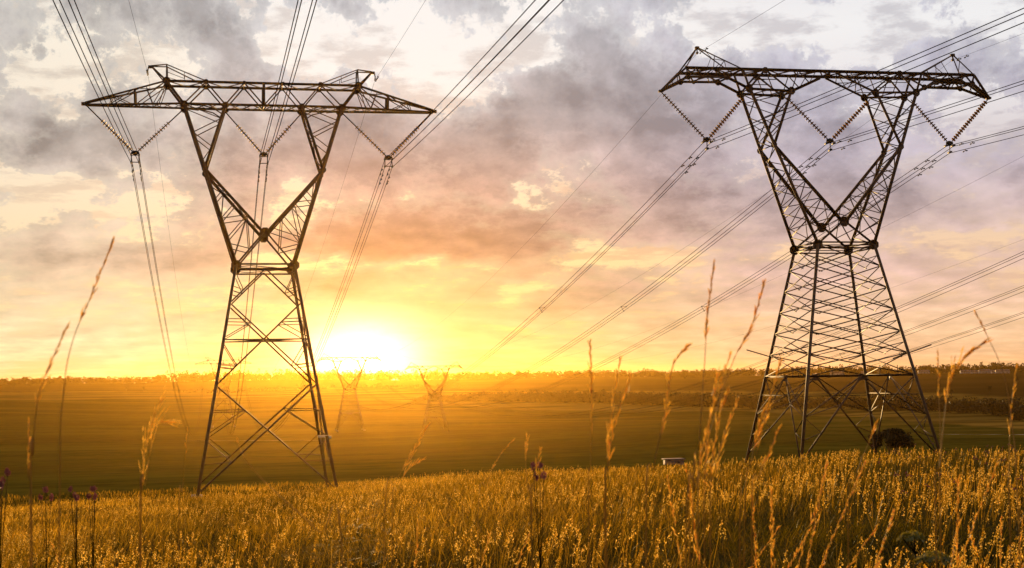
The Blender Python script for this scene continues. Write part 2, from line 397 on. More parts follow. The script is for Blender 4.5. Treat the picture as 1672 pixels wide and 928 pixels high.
azs = np.concatenate([np.linspace(-24, 24, 241), np.linspace(24, 336, 106)[1:-1]])
rs = np.concatenate([[0.6], np.arange(1.5, 30, 1.5), np.arange(30, 200, 4), np.geomspace(200, 6000, 130)])
na, nr = len(azs), len(rs)
AA, RR = np.meshgrid(np.radians(azs), rs)
GX, GY = RR * np.sin(AA), RR * np.cos(AA)
GZ = ground_z(GX, GY)
V = np.stack([GX.ravel(), GY.ravel(), GZ.ravel()], 1)
V = np.concatenate([V, [[0, 0, CAMZ - 1.6]]])
idx = np.arange(na * nr).reshape(nr, na)
nx_ = np.roll(idx, -1, axis=1)
Q = np.stack([idx[:-1], nx_[:-1], nx_[1:], idx[1:]], -1).reshape(-1, 4)[:, ::-1]
T = np.stack([np.full(na, na * nr), idx[0], nx_[0]], 1)[:, ::-1]

m, k, o_ = mat('ground_soil_and_crops')
tcg = k.node('ShaderNodeTexCoord')
gx, gy, gzz = k.sep(tcg.outputs['Object'])
rr_ = k.m('SQRT', k.m('ADD', k.m('MULTIPLY', gx, gx), k.m('MULTIPLY', gy, gy)))
aa_ = k.m('MULTIPLY', k.m('ARCTAN2', gx, gy), 180 / PI)
rows = k.noise(k.xyz(k.m('MULTIPLY', gx, 0.12), gy, 0.0), 0.035, 6, 0.6)
rows2 = k.noise(k.xyz(k.m('MULTIPLY', gx, 0.05), gy, 4.0), 0.11, 4, 0.6)
patch = k.noise(k.xyz(gx, gy, 2.0), 0.012, 4, 0.5)
near = k.mix(k.noise(tcg.outputs['Object'], 1.7, 5, 0.6), (0.022, 0.016, 0.004), (0.06, 0.04, 0.01))
field = k.mix(k.smooth(rows, 0.35, 0.65), (0.055, 0.056, 0.005), (0.115, 0.105, 0.012))
field = k.mix(k.smooth(rows2, 0.45, 0.6, 0, 0.6), field, (0.022, 0.019, 0.003))
field = k.mix(k.smooth(patch, 0.4, 0.65, 0, 0.5), field, (0.075, 0.048, 0.008))
fz = k.noise(k.xyz(k.m('MULTIPLY', gx, 0.35), gy, 1.0), 0.45, 7, 0.7)
field = k.mix(k.smooth(fz, 0.42, 0.62, 0, 0.6), field, (0.15, 0.125, 0.018))
stub = k.mix(k.smooth(rows, 0.4, 0.6), (0.36, 0.21, 0.04), (0.13, 0.08, 0.014))
# far edge of the dark crop as seen across the valley (range against bearing)
edge = k.ramp(k.m('MULTIPLY', k.m('ADD', aa_, 20.0), 1 / 40.0, clamp=True), [(0.0, (0.575,) * 3), (0.23, (0.60,) * 3), (0.5, (0.44,) * 3), (0.72, (0.40,) * 3), (1.0, (0.25,) * 3)])
ed = k.m('MULTIPLY', k.sep(edge)[0], 2000.0)
wob = k.m('MULTIPLY', k.m('SUBTRACT', patch, 0.5), 60.0)
far1 = k.smooth(rr_, k.m('ADD', ed, k.m('ADD', wob, -12.0)), k.m('ADD', ed, k.m('ADD', wob, 12.0)))
hillc = k.mix(k.smooth(k.noise(k.xyz(k.m('MULTIPLY', gx, 0.35), gy, 7.0), 0.006, 3, 0.5), 0.42, 0.56), (0.085, 0.047, 0.016), (0.055, 0.034, 0.010))
hillc = k.mix(k.smooth(rows, 0.5, 0.7, 0, 0.5), hillc, (0.11, 0.065, 0.022))
far2 = k.smooth(rr_, k.m('ADD', ed, 330.0), k.m('ADD', ed, 380.0))
c = k.mix(k.smooth(rr_, 85, 150), near, field)
c = k.mix(k.m('MULTIPLY', k.smooth(rr_, k.m('MULTIPLY', ed, 0.55), ed), k.smooth(rows, 0.46, 0.6, 0, 0.75)), c, (0.20, 0.135, 0.022))
c = k.mix(far1, c, stub); c = k.mix(far2, c, hillc)
b = k.node('ShaderNodeBsdfPrincipled'); k.put(b.inputs['Base Color'], c); b.inputs['Roughness'].default_value = 0.95
b.inputs['Specular IOR Level'].default_value = 0.0
bn = k.node('ShaderNodeBump'); bn.inputs['Strength'].default_value = 0.5; bn.inputs['Distance'].default_value = 0.5
k.put(bn.inputs['Height'], k.noise(k.xyz(k.m('MULTIPLY', gx, 0.3), gy, 0.0), 0.8, 6, 0.7)); k.l.new(bn.outputs[0], b.inputs['Normal'])
k.l.new(b.outputs[0], o_.inputs[0])
ground = link('ground', mesh_from('ground', V, Q, T, smooth=True), None, m); tag(ground, kind='structure')

# dirt track across the valley floor, laid on the ground
m, k, o_ = mat('pale_dirt')
b = k.node('ShaderNodeBsdfPrincipled'); k.put(b.inputs['Base Color'], k.mix(k.noise(k.node('ShaderNodeTexCoord').outputs['Object'], 0.4, 4), (0.34, 0.27, 0.2), (0.5, 0.42, 0.33)))
b.inputs['Roughness'].default_value = 0.95; k.l.new(b.outputs[0], o_.inputs[0])
M_DIRT = m
def strip(name, pts, wd, m):
    pts = np.array(pts, float); L = []
    seg = []
    for a, b2 in zip(pts[:-1], pts[1:]):
        c2 = max(2, int(np.hypot(*(b2 - a)) / 4)); seg += [a + (b2 - a) * t for t in np.linspace(0, 1, c2, endpoint=False)]
    seg.append(pts[-1]); seg = np.array(seg); d = np.gradient(seg, axis=0); d /= np.linalg.norm(d, axis=1)[:, None]
    nrm = np.stack([-d[:, 1], d[:, 0]], 1); rows_ = []
    for j in (-1, -0.33, 0.33, 1): p = seg + nrm * wd / 2 * j; rows_.append(np.column_stack([p, ground_z(p[:, 0], p[:, 1]) + 0.12]))
    Vs = np.concatenate(rows_); q = len(seg)
    F = [(j * q + i, j * q + i + 1, (j + 1) * q + i + 1, (j + 1) * q + i) for j in range(3) for i in range(q - 1)]
    return link(name, mesh_from(name, Vs, F), None, m)
tag(strip('dirt_track', [(-118, 505), (-100, 498), (-78, 494), (-64, 492)], 5, M_DIRT), kind='structure')
tag(strip('dirt_road', [(122, 408), (136, 402), (152, 398), (170, 397), (200, 399)], 5, M_DIRT), kind='structure')

# ------------------------------------------------------------------ pylons
def lerp(a, b, t): return np.array(a, float) + (np.array(b, float) - np.array(a, float)) * t

def fork_and_legs(root, hb, wz, hw, slope, zbase, kz, vz, boty, xout, xin, zin, dense):
    """legs, fork arms and V chords shared by both pylon types; z given above the camera, hb lifts it above the base"""
    W = lambda x, y, z: np.array([x, y, z + hb])
    hx = lambda z: hw + (wz - z) * slope
    for sx in (-1, 1):
        for sy in (-1, 1):
            b = Bars()
            b.bar(W(sx * hx(zbase - 0.4), sy * hx(zbase - 0.4), zbase - 0.4), W(sx * hw, sy * hw, wz), 0.27)
            b.plate(W(sx * hw, sy * (hw + 0.03), wz - 0.05), 0.42)
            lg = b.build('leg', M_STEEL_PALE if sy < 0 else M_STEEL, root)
            c = Bars(); xx = hx(zbase)
            c.box(W(sx * xx, sy * xx, zbase - 0.1), (0.45, 0, 0), (0, 0.45, 0), (0, 0, 0.35))
            c.build('footing', M_CONC, lg)
    return W, hx

def face_pts(W, hx, f, z):
    """two corner points of body face f at height z"""
    h = hx(z)
    return {0: (W(-h, -h, z), W(h, -h, z)), 1: (W(h, -h, z), W(h, h, z)), 2: (W(h, h, z), W(-h, h, z)), 3: (W(-h, h, z), W(-h, -h, z))}[f]

def fork(root, W, wz, hw, kz, vz, ztop, xout, xin, n1, n2, wch, wl):
    yv = lambda z: hw + (z - wz) / (ztop - wz) * (1.0 - hw)
    xo = lambda z: hw + (z - wz) / (ztop - wz) * (xout - hw)
    for sx in (-1, 1):
        b = Bars()
        K = {}
        for sy in (-1, 1):
            o0 = W(sx * hw, sy * hw, wz); kn = W(sx * xo(kz), sy * yv(kz), kz); o1 = W(sx * xout, sy, ztop)
            inn = W(sx * xin, sy, ztop); vb = W(sx * 0.12, sy * yv(vz), vz)
            K[sy] = (o0, kn, o1, inn, vb)
            b.bar(o0, o1, wch * 1.15); b.bar(kn, inn, wch); b.bar(kn, vb, wch)
            b.bar(vb, o0, wch * 0.62)
            b.plate(kn + np.array([0, sy * 0.03, 0]), 0.26); b.plate(o1 + np.array([0, sy * 0.03, -0.05]), 0.32); b.plate(inn + np.array([0, sy * 0.03, -0.05]), 0.28)
            if sx < 0: b.plate(W(0, sy * (yv(vz) + 0.04), vz), 0.42)
            # face lacing of the upper and the lower panel
            b.lace(kn + (o1 - kn) * 0.12, o1, kn + (inn - kn) * 0.12, inn, n1, wl, start=sx > 0)
            b.lace(kn + (o0 - kn) * 0.12, kn + (o0 - kn) * 0.92, kn + (vb - kn) * 0.12, kn + (vb - kn) * 0.92, n2, wl, rungs=True, start=sx > 0)
            mm = lerp(vb, o0, 0.5); b.bar(mm, lerp(kn, o0, 0.78), wl); b.bar(mm, lerp(kn, vb, 0.72), wl)
        A, B = K[-1], K[1]
        b.lace(A[0], A[2], B[0], B[2], n1 + n2 + 1, wl)         # between front and back outer chords
        b.lace(A[1], A[3], B[1], B[3], max(3, n1), wl)
        b.lace(A[1], A[4], B[1], B[4], n2, wl)
        b.bar(A[1], B[1], wl * 1.3)
        b.build('fork_arm', M_STEEL, root)

def make_delta_pylon():
    """type with long pointed cross arms and wide panels"""
    hb = 9.2
    root = empty('power_pylon')
    W, hx = fork_and_legs(root, hb, 9.0, 2.2, 0.168, -9.2, 16.5, 11.5, 1, 6.1, 2.95, 21.6, False)
    # waist frame
    b = Bars()
    for f in range(4):
        for z in (9.05, 8.6):
            p, q = face_pts(W, hx, f, z); b.bar(p, q, 0.15)
        p, q = face_pts(W, hx, f, 8.82); b.lace(p, q, p + [0, 0, .2], q - [0, 0, .2], 4, 0.07)
    b.build('waist_frame', M_STEEL, root)
    # body bracing, four faces
    b = Bars()
    for f in range(4):
        w1, w2 = 0.13, 0.075
        if f in (1, 3): w1 = 0.11
        m0 = lerp(*face_pts(W, hx, f, 8.7), 0.5)
        p6, q6 = face_pts(W, hx, f, 6.05); p0, q0 = face_pts(W, hx, f, -0.2); pb, qb = face_pts(W, hx, f, -8.1)
        b.bar(m0, p6, w1); b.bar(m0, q6, w1); b.bar(p6, q0, w1); b.bar(q6, p0, w1); b.bar(p0, qb, w1 * 1.1); b.bar(q0, pb, w1 * 1.1)
        c3 = lerp(p6, q0, 0.456); p3, q3 = face_pts(W, hx, f, 3.24); b.bar(p3, q3, w1 * 0.8)
        for s_, (P6, Q6, P0, Q0, PB, i) in enumerate(((p6, q6, p0, q0, pb, 0), (q6, p6, q0, p0, qb, 1))):
            leg = lambda z: face_pts(W, hx, f, z)[i]
            d1 = lerp(m0, P6, 0.62); b.bar(d1, leg(7.35), w2); b.bar(d1, leg(8.5), w2); b.bar(leg(7.0), lerp(m0, P6, 0.72), w2)
            d2 = lerp(P6, Q0, 0.24); b.bar(d2, leg(4.6), w2); b.bar(d2, leg(3.4), w2); b.bar(leg(4.85), lerp(P6, Q0, 0.2), w2)
            d3 = lerp(Q6, P0, 0.76); b.bar(d3, leg(1.4), w2); b.bar(d3, leg(3.0), w2); b.bar(leg(1.2), lerp(Q6, P0, 0.8), w2)
            d4 = lerp(P0, qb if i == 0 else pb, 0.25); b.bar(d4, leg(-2.2), w2); b.bar(d4, leg(-4.1), w2)
            d5 = lerp(q0 if i == 0 else p0, PB, 0.72); b.bar(d5, leg(-6.0), w2); b.bar(d5, leg(-4.3), w2)
    p, q = face_pts(W, hx, 0, 3.24); r_, s_ = face_pts(W, hx, 2, 3.24); b.bar(p, r_, 0.08); b.bar(q, s_, 0.08)
    b.build('body_bracing', M_STEEL, root)
    fork(root, W, 9.0, 2.2, 16.5, 11.5, 21.6, 6.1, 2.95, 4, 4, 0.25, 0.085)
    # bridge between the forks: box truss
    zt, zb = 23.35, 21.6
    b = Bars()
    for y in (-1, 1):
        b.bar(W(-7.4, y, zt), W(7.4, y, zt), 0.2); b.bar(W(-6.1, y, zb), W(6.1, y, zb), 0.19)
        for sx in (-1, 1):
            pts = [(7.4, zt), (6.1, zb), (4.42, zt), (2.95, zb), (1.5, zt), (0, zb)]
            for (x0, z0), (x1, z1) in zip(pts[:-1], pts[1:]): b.bar(W(sx * x0, y, z0), W(sx * x1, y, z1), 0.2 if x0 > 7 else 0.12)
            for x0, z0, r in ((7.4, zt, .32), (4.42, zt, .22), (1.5, zt, .16)): b.plate(W(sx * x0, y * 1.03, z0), r)
            b.bar(W(sx * 6.1, y, zb), W(sx * 5.0, y, zb - 0.12), 0.1)
            # curved knee brace between bottom chord and inner fork chord
            b.bar(W(sx * 4.9, y, zb - 0.05), W(sx * 3.9, y, zb - 0.3), 0.1); b.bar(W(sx * 3.9, y, zb - 0.3), W(sx * 3.2, y, zb - 0.75), 0.1)
        b.bar(W(0, y, zb), W(0, y, zt), 0.24)
    for x0, x1, c_ in ((-7.4, 7.4, 10),): b.lace(W(x0, -1, zt), W(x1, -1, zt), W(x0, 1, zt), W(x1, 1, zt), c_, 0.08)
    b.lace(W(-6.1, -1, zb), W(6.1, -1, zb), W(-6.1, 1, zb), W(6.1, 1, zb), 14, 0.085)
    b.lace(W(6.1, -1, zb), W(-6.1, -1, zb), W(6.1, 1, zb), W(-6.1, 1, zb), 14, 0.07, start=1)
    for x in (-7.4, -4.42, -1.5, 1.5, 4.42, 7.4): b.bar(W(x, -1, zt), W(x, 1, zt), 0.12)
    for x in (-6.1, -2.95, 0, 2.95, 6.1): b.bar(W(x, -1, zb), W(x, 1, zb), 0.12)
    b.build('bridge_girder', M_STEEL, root)
    for sx in (-1, 1):
        b = Bars()
        tip = W(sx * 13.5, 0, 21.6)
        for y in (-1, 1):
            T0 = W(sx * 7.4, y, zt); B0 = W(sx * 6.1, y, zb)
            tp = tip + np.array([0, y * 0.12, 0.08]); bp = tip + np.array([0, y * 0.12, -0.1])
            b.bar(T0, tp, 0.16); b.bar(B0, bp, 0.19)
            onT = lambda x: lerp(T0, tp, (x - 7.4) / 6.35); onB = lambda x: lerp(B0, bp, (x - 6.1) / 7.65)
            b.bar(onT(9.9), onB(9.9), 0.2)
            b.bar(T0, onB(8.5), 0.075); b.bar(T0, onB(8.05), 0.075); b.bar(onB(8.5), onT(9.0), 0.075); b.bar(T0, onB(9.8), 0.09)
            b.bar(onB(10.1), onT(11.6), 0.075); b.bar(onT(10), onB(11.9), 0.08); b.bar(onB(11.9), onT(11.6), 0.07)
        b.lace(W(sx * 6.1, -1, zb), tip, W(sx * 6.1, 1, zb), tip, 9, 0.07); b.lace(W(sx * 6.1, -1, zb), tip, W(sx * 6.1, 1, zb), tip, 9, 0.06, start=1)
        b.lace(W(sx * 7.4, -1, zt), tip, W(sx * 7.4, 1, zt), tip, 6, 0.07)
        b.box(tip, (0.3, 0, 0), (0, 0.14, 0), (0, 0, 0.12))
        b.build('cross_arm', M_STEEL, root)
        b = Bars()
        for y in (-1, 1):
            T0 = W(sx * 7.4, y, zt); top = W(sx * 7.4, y * 0.45, 24.75); ap = W(sx * 8.6, y * 0.14, 24.68)
            b.bar(T0, top, 0.13); b.bar(T0, ap, 0.13); b.bar(top, ap, 0.1); b.bar(top, W(sx * 4.45, y, zt + 0.08), 0.09)
            b.bar(lerp(top, W(sx * 4.45, y, zt), 0.45), lerp(top, W(sx * 4.45, y, zt), 0.45) - [0, 0, 0.5], 0.05)
            b.bar(lerp(top, W(sx * 4.45, y, zt), 0.45) - [0, 0, 0.5], T0 + [0, 0, .7], 0.05)
        b.bar(W(sx * 7.4, -0.45, 24.75), W(sx * 7.4, 0.45, 24.75), 0.09); b.bar(W(sx * 7.4, -0.45, 24.75), W(sx * 8.6, 0.14, 24.68), 0.06)
        b.box(W(sx * 8.62, 0, 24.62), (0.2, 0, 0), (0, 0.12, 0), (0, 0, 0.1))
        b.tube([W(sx * 8.8, 0, 24.6), W(sx * 8.86, 0, 24.3), W(sx * 8.82, 0, 24.0)], 0.05)
        b.build('earth_wire_peak', M_STEEL, root)
    s_ = Bars()
    x = hx(-4.1); s_.box(W(x - 0.25, -x - 0.1, -4.15), (0.42, 0, 0), (0, 0.02, 0), (0, 0, 0.09)); s_.box(W(x + 0.15, -x - 0.1, -4.22), (0.2, 0, 0), (0, 0.02, 0), (0, 0, 0.1))
    s_.build('number_plate', M_SIGN, root)
    return root

def make_lattice_pylon():
    """type with short drooping arms, pointed peaks and a dense lattice body"""
    hb = 7.6
    root = empty('power_pylon')
    W, hx = fork_and_legs(root, hb, 9.8, 2.3, 0.198, -7.6, 17.55, 11.55, 1, 6.95, 3.5, 22.0, True)
    b = Bars()
    for f in range(4):
        for z in (9.95, 9.5):
            p, q = face_pts(W, hx, f, z); b.bar(p, q, 0.13)
        p, q = face_pts(W, hx, f, 9.72); b.lace(p, q, p, q, 1, 0.08)
    p, q = face_pts(W, hx, 0, 9.8); r_, s_ = face_pts(W, hx, 2, 9.8); b.bar(p, r_, 0.09); b.bar(q, s_, 0.09)
    b.build('waist_frame', M_STEEL, root)
    b = Bars()
    zs = [9.75 - 1.675 * i for i in range(7)]
    for f in range(4):
        for i in range(6):
            p, q = face_pts(W, hx, f, zs[i]); p1, q1 = face_pts(W, hx, f, zs[i + 1])
            b.bar(p, q1, 0.095); b.bar(q, p1, 0.095)
            if i < 5:
                p2, q2 = face_pts(W, hx, f, zs[i + 1] - 0.85)
                pm, qm = face_pts(W, hx, f, zs[i] - 0.85)
                b.bar(lerp(pm, p2, 0.0), lerp(pm, q2, 0.5), 0.07); b.bar(lerp(qm, q2, 0.0), lerp(qm, p2, 0.5), 0.07)
        p, q = face_pts(W, hx, f, -0.3); p5, q5 = face_pts(W, hx, f, zs[5])
        b.bar(p, q, 0.17)
        for t in (0.33, 0.67):
            b.bar(lerp(p, q, t), lerp(p, q, t) + [0, 0, 0.78], 0.06)
        mid = lerp(p, q, 0.5); b.plate(mid + [0, 0, -0.1], 0.28, f in (0, 2))
        pb, qb = face_pts(W, hx, f, -6.6); p3, q3 = face_pts(W, hx, f, -3.3); p2, q2 = face_pts(W, hx, f, -1.75)
        b.bar(mid, pb, 0.12); b.bar(mid, qb, 0.12); b.bar(mid, p3, 0.085); b.bar(mid, q3, 0.085)
        b.bar(p, lerp(mid, pb, 0.33), 0.075); b.bar(q, lerp(mid, qb, 0.33), 0.075); b.bar(p2, q2, 0.06)
        b.bar(lerp(mid, pb, 0.33), p3, 0.06); b.bar(lerp(mid, qb, 0.33), q3, 0.06); b.bar(lerp(mid, pb, 0.66), p3, 0.06); b.bar(lerp(mid, qb, 0.66), q3, 0.06)
        p5_, q5_ = face_pts(W, hx, f, -5.0); b.bar(lerp(mid, pb, 0.66), p5_, 0.06); b.bar(lerp(mid, qb, 0.66), q5_, 0.06)
    p, q = face_pts(W, hx, 0, -0.3); r_, s_ = face_pts(W, hx, 2, -0.3); b.bar(p, r_, 0.08); b.bar(q, s_, 0.08)
    b.build('body_bracing', M_STEEL, root)
    # climbing guard arms that stick out at the corners
    for sx in (-1, 1):
        for sy in (-1, 1):
            b = Bars(); h = hx(1.45); b.bar(W(sx * (h - 1.2), sy * h, 0.95), W(sx * (h + 2.0), sy * h, 1.95 if sx > 0 else 1.9), 0.1)
            b.build('climbing_guard', M_STEEL, root)
    fork(root, W, 9.8, 2.3, 17.55, 11.55, 22.0, 6.95, 3.5, 5, 7, 0.25, 0.08)
    b = Bars(); zt = 23.5
    for y in (-1, 1):
        b.bar(W(-12.0, y, zt), W(12.0, y, zt), 0.24)
        for sx in (-1, 1):
            pts = [(8.75, 22.85), (6.95, 21.98), (3.5, 21.88), (0.2, 23.38)]
            for (x0, z0), (x1, z1) in zip(pts[:-1], pts[1:]): b.bar(W(sx * x0, y, z0), W(sx * x1, y, z1), 0.2)
            b.bar(W(sx * 6.95, y, 21.98), W(sx * 5.6, y, zt), 0.17); b.bar(W(sx * 5.6, y, zt), W(sx * 3.5, y, 21.88), 0.13)
            b.bar(W(sx * 6.95, y, 21.98), W(sx * 7.45, y, zt), 0.2); b.bar(W(sx * 3.5, y, 21.88), W(sx * 2.9, y, zt), 0.09)
            b.bar(W(sx * 2.9, y, zt), W(sx * 2.0, y, 22.55), 0.08); b.bar(W(sx * 2.0, y, 22.55), W(sx * 1.4, y, zt), 0.07)
            b.bar(W(sx * 8.75, y, 22.85), W(sx * 7.45, y, zt), 0.16)
            b.bar(W(sx * 5.6, y, zt), W(sx * 5.0, y, 21.93), 0.07); b.bar(W(sx * 6.3, y, 22.75), W(sx * 4.5, y, 22.75), 0.07); b.bar(W(sx * 5.9, y, 23.15), W(sx * 4.9, y, 23.15), 0.06)
            for x0, z0, r in ((6.95, 21.98, .32), (3.5, 21.88, .32), (8.75, 22.85, .26), (5.6, zt - .05, .27)): b.plate(W(sx * x0, y * 1.03, z0), r)
    b.lace(W(-12, -1, zt), W(12, -1, zt), W(-12, 1, zt), W(12, 1, zt), 22, 0.1)
    b.lace(W(-12, -1, zt), W(12, -1, zt), W(-12, 1, zt), W(12, 1, zt), 11, 0.08, start=1)
    for sx in (-1, 1):
        b.lace(W(sx * 3.5, -1, 21.9), W(sx * 6.95, -1, 21.98), W(sx * 3.5, 1, 21.9), W(sx * 6.95, 1, 21.98), 4, 0.09)
        b.lace(W(sx * 3.5, -1, 21.9), W(sx * .3, -1, 23.38), W(sx * 3.5, 1, 21.9), W(sx * .3, 1, 23.38), 4, 0.08)
        b.bar(W(sx * 6.95, -1, 21.98), W(sx * 6.95, 1, 21.98), 0.12); b.bar(W(sx * 3.5, -1, 21.9), W(sx * 3.5, 1, 21.9), 0.12)
    b.build('bridge_girder', M_STEEL, root)
    for sx in (-1, 1):
        b = Bars(); tip = W(sx * 13.75, 0, 21.85)
        for y in (-1, 1):
            a0 = W(sx * 8.75, y, 22.85); a1 = W(sx * 11.85, y * 0.95, 22.8); tp = tip + np.array([0, y * 0.12, 0])
            b.bar(a0, a1, 0.22); b.bar(a1, tp, 0.22); b.bar(W(sx * 12.0, y, zt), tp, 0.17)
            b.bar(a1, W(sx * 12.0, y, zt), 0.13); b.bar(W(sx * 9.8, y, zt), a0, 0.13); b.bar(W(sx * 9.8, y, zt), lerp(a0, a1, 0.65), 0.12)
            b.bar(W(sx * 11.2, y, zt), lerp(a0, a1, 0.65), 0.12); b.bar(W(sx * 11.2, y, zt), a1, 0.12)
            b.bar(lerp(a1, tp, 0.4), lerp(W(sx * 12.0, y, zt), tp, 0.35), 0.07)
            b.plate(a1 + [0, y * .03, 0], 0.24); b.plate(lerp(a0, a1, 0.65) + [0, y * .03, 0], 0.16)
        b.lace(W(sx * 8.75, -1, 22.85), W(sx * 11.85, -.95, 22.8), W(sx * 8.75, 1, 22.85), W(sx * 11.85, .95, 22.8), 4, 0.11)
        b.lace(W(sx * 11.85, -.95, 22.8), tip, W(sx * 11.85, .95, 22.8), tip, 3, 0.08)
        b.lace(W(sx * 12, -1, zt), tip, W(sx * 12, 1, zt), tip, 3, 0.08)
        b.bar(W(sx * 11.85, -.95, 22.8), W(sx * 11.85, .95, 22.8), 0.12); b.box(tip, (0.16, 0, 0), (0, 0.2, 0), (0, 0, 0.08))
        b.build('cross_arm', M_STEEL, root)
        b = Bars(); ap = W(sx * 10.75, 0, 25.3)
        for y in (-1, 1):
            a0 = W(sx * 12.0, y, zt); a1 = W(sx * 7.45, y, zt); apy = ap + np.array([0, y * 0.1, 0])
            b.bar(a0, apy, 0.11); b.bar(a1, apy, 0.11); b.bar(lerp(a1, apy, 0.4), W(sx * 9.4, y, zt), 0.06); b.bar(lerp(a1, apy, 0.62), W(sx * 9.8, y, zt), 0.06)
        b.lace(W(sx * 7.45, -1, zt), ap, W(sx * 7.45, 1, zt), ap, 5, 0.06); b.lace(W(sx * 12, -1, zt), ap, W(sx * 12, 1, zt), ap, 3, 0.06)
        b.box(ap, (0.14, 0, 0), (0, 0.16, 0), (0, 0, 0.1)); b.tube([ap, ap + [0, 0, -0.35]], 0.05); b.box(ap + [0, 0, -0.4], (0.06, 0, 0), (0, 0.14, 0), (0, 0, 0.07))
        b.build('earth_wire_peak', M_STEEL, root)
    return root

class Frame:
    """a pylon's own axes: u across the line, t along it (away from the viewer)"""
    def __init__(s, x, y, deg, zb): s.o = Vector((x, y, zb)); s.a = rad(deg)
    def w(s, u, t, z):
        return np.array([s.o.x + u * math.cos(s.a) - t * math.sin(s.a), s.o.y + u * math.sin(s.a) + t * math.cos(s.a), z])

LEFT = Frame(-19.37, 110, 11.92, CAMZ - 9.2)
RIGHT = Frame(25.24, 110, 10.92, CAMZ - 7.6)
OFF = Frame(25.24 + 40.7, 96.5, 10.92, gz(66, 96.5))
pl = make_delta_pylon(); pl.location = LEFT.o; pl.rotation_euler = (0, 0, LEFT.a)
tag(pl, 'tall steel lattice pylon with long pointed cross arms, in front of the setting sun', 'pylon', 'pylons of the power lines')
pr_ = make_lattice_pylon(); pr_.location = RIGHT.o; pr_.rotation_euler = (0, 0, RIGHT.a)
tag(pr_, 'tall steel pylon with densely latticed body and drooping arm ends, beside the dark bush', 'pylon', 'pylons of the power lines')
pf = copy_tree(pr_); pf.location = OFF.o
tag(pf, 'steel pylon of the third line, outside the picture to the right', 'pylon', 'pylons of the power lines')
def far_pylon(src, fr, T, side, label, px, py, ang, top):
    c_ = copy_tree(src); c_.location = (px, py, top); c_.rotation_euler = (0, 0, rad(ang)); tag(c_, label); return c_
PA = (LEFT.w(0, 600, 0)[0], LEFT.w(0, 600, 0)[1]); PD = (RIGHT.w(0, 505, 0)[0], RIGHT.w(0, 505, 0)[1])
PB = (-32.2, 573.0)
far_pylon(pl, LEFT, 600, 0, 'small distant pylon faint behind the legs of the left pylon', PA[0], PA[1], 11.92, gz(*PA) + 0.1)
far_pylon(pr_, RIGHT, 505, 0, 'distant pylon lost in the glare right beneath the sun', PD[0], PD[1], 10.92, gz(*PD) + 0.1)
far_pylon(pr_, OFF, 560, 0, 'distant pylon standing alone in mid valley, right of the sun', PB[0], PB[1], 10.92, CAMZ + 5.3 - 31.1 * 0.87).scale = (0.87, 0.87, 0.87)

# ------------------------------------------------------------------ insulator V strings
def insulator(fr, uL, uR, ztopL, ztopR, uc, zc, frac, quad, label):
    root = empty('insulator_set', Vector(fr.w(uc, 0, CAMZ + zc)), fr.a)
    for (ut, zt_) in ((uL, ztopL), (uR, ztopR)):
        b = Bars(); top = np.array([ut - uc, 0, zt_ - zc]); bot = np.array([math.copysign(0.16, ut - uc), 0, 0.08]); d = bot - top; L = np.linalg.norm(d)
        k0 = 1 - frac; cnt = int(L * frac / 0.25)
        for i in range(cnt): b.disc(top + d * (k0 + frac * (i + 0.3) / cnt * 0.97), d, 0.2, 0.11)
        o = b.build('insulator_string', M_GLASS, root)
        core = Bars(); core.tube([top, bot], 0.042, 6); core.build('link_chain', M_FIT, o)
        if k0 > 0.2:
            rod = Bars(); rod.tube([top, top + d * k0], 0.05, 5); rod.build('link_rod', M_FIT, o)
    y = Bars()
    y.box((0, 0, 0), (0.3, 0, 0), (0, 0.03, 0), (0, 0, 0.09)); y.plate((0, 0, -0.02), 0.22)
    y.build('yoke_plate', M_FIT, root)
    offs = [(-.3, -.15), (.3, -.15), (-.3, -.75), (.3, -.75)] if quad else [(-.3, -.22), (.3, -.22), (0, -.75)]
    for (ox, oz) in offs:
        c_ = Bars(); c_.tube([(ox * 0.9, 0, 0.02 if oz > -.5 else -0.15), (ox, 0, oz)], 0.04, 5); c_.box((ox, 0, oz), (0.05, 0, 0), (0, 0.3, 0), (0, 0, 0.07))
        c_.build('suspension_clamp', M_FIT, root)
    if quad:
        c_ = Bars(); c_.bar((-.3, 0, -.72), (.3, 0, -.72), 0.07); c_.bar((-.3, 0, -.18), (.3, 0, -.18), 0.06); c_.build('clamp_spreader', M_FIT, root)
    tag(root, label, 'insulator', 'insulator strings hanging in V shapes')
    return offs
OFFQ = [(-.3, -.15), (.3, -.15), (-.3, -.75), (.3, -.75)]; OFFT = [(-.3, -.22), (.3, -.22), (0, -.75)]
phL = [(-9.8, 17.85), (0, 17.9), (9.85, 17.8)]; phR = [(-10.15, 18.15), (0, 18.2), (10.2, 18.15)]
nm = ['left end', 'middle', 'right end']
insulator(LEFT, -13.4, -6.15, 21.45, 21.35, *phL[0], 0.68, True, 'V of insulators under the left arm of the pylon before the sun')
insulator(LEFT, -2.95, 2.95, 21.2, 21.2, *phL[1], 0.68, True, 'V of insulators in the window of the pylon before the sun')
insulator(LEFT, 6.15, 13.4, 21.35, 21.45, *phL[2], 0.68, True, 'V of insulators under the right arm of the pylon before the sun')
insulator(RIGHT, -13.7, -7.0, 21.75, 21.6, *phR[0], 0.95, False, 'amber insulator V under the left arm of the densely latticed pylon')
insulator(RIGHT, -3.5, 3.5, 21.55, 21.55, *phR[1], 0.95, False, 'amber insulator V in the window of the densely latticed pylon')
insulator(RIGHT, 7.0, 13.7, 21.6, 21.75, *phR[2], 0.95, False, 'amber insulator V under the right arm of the densely latticed pylon')

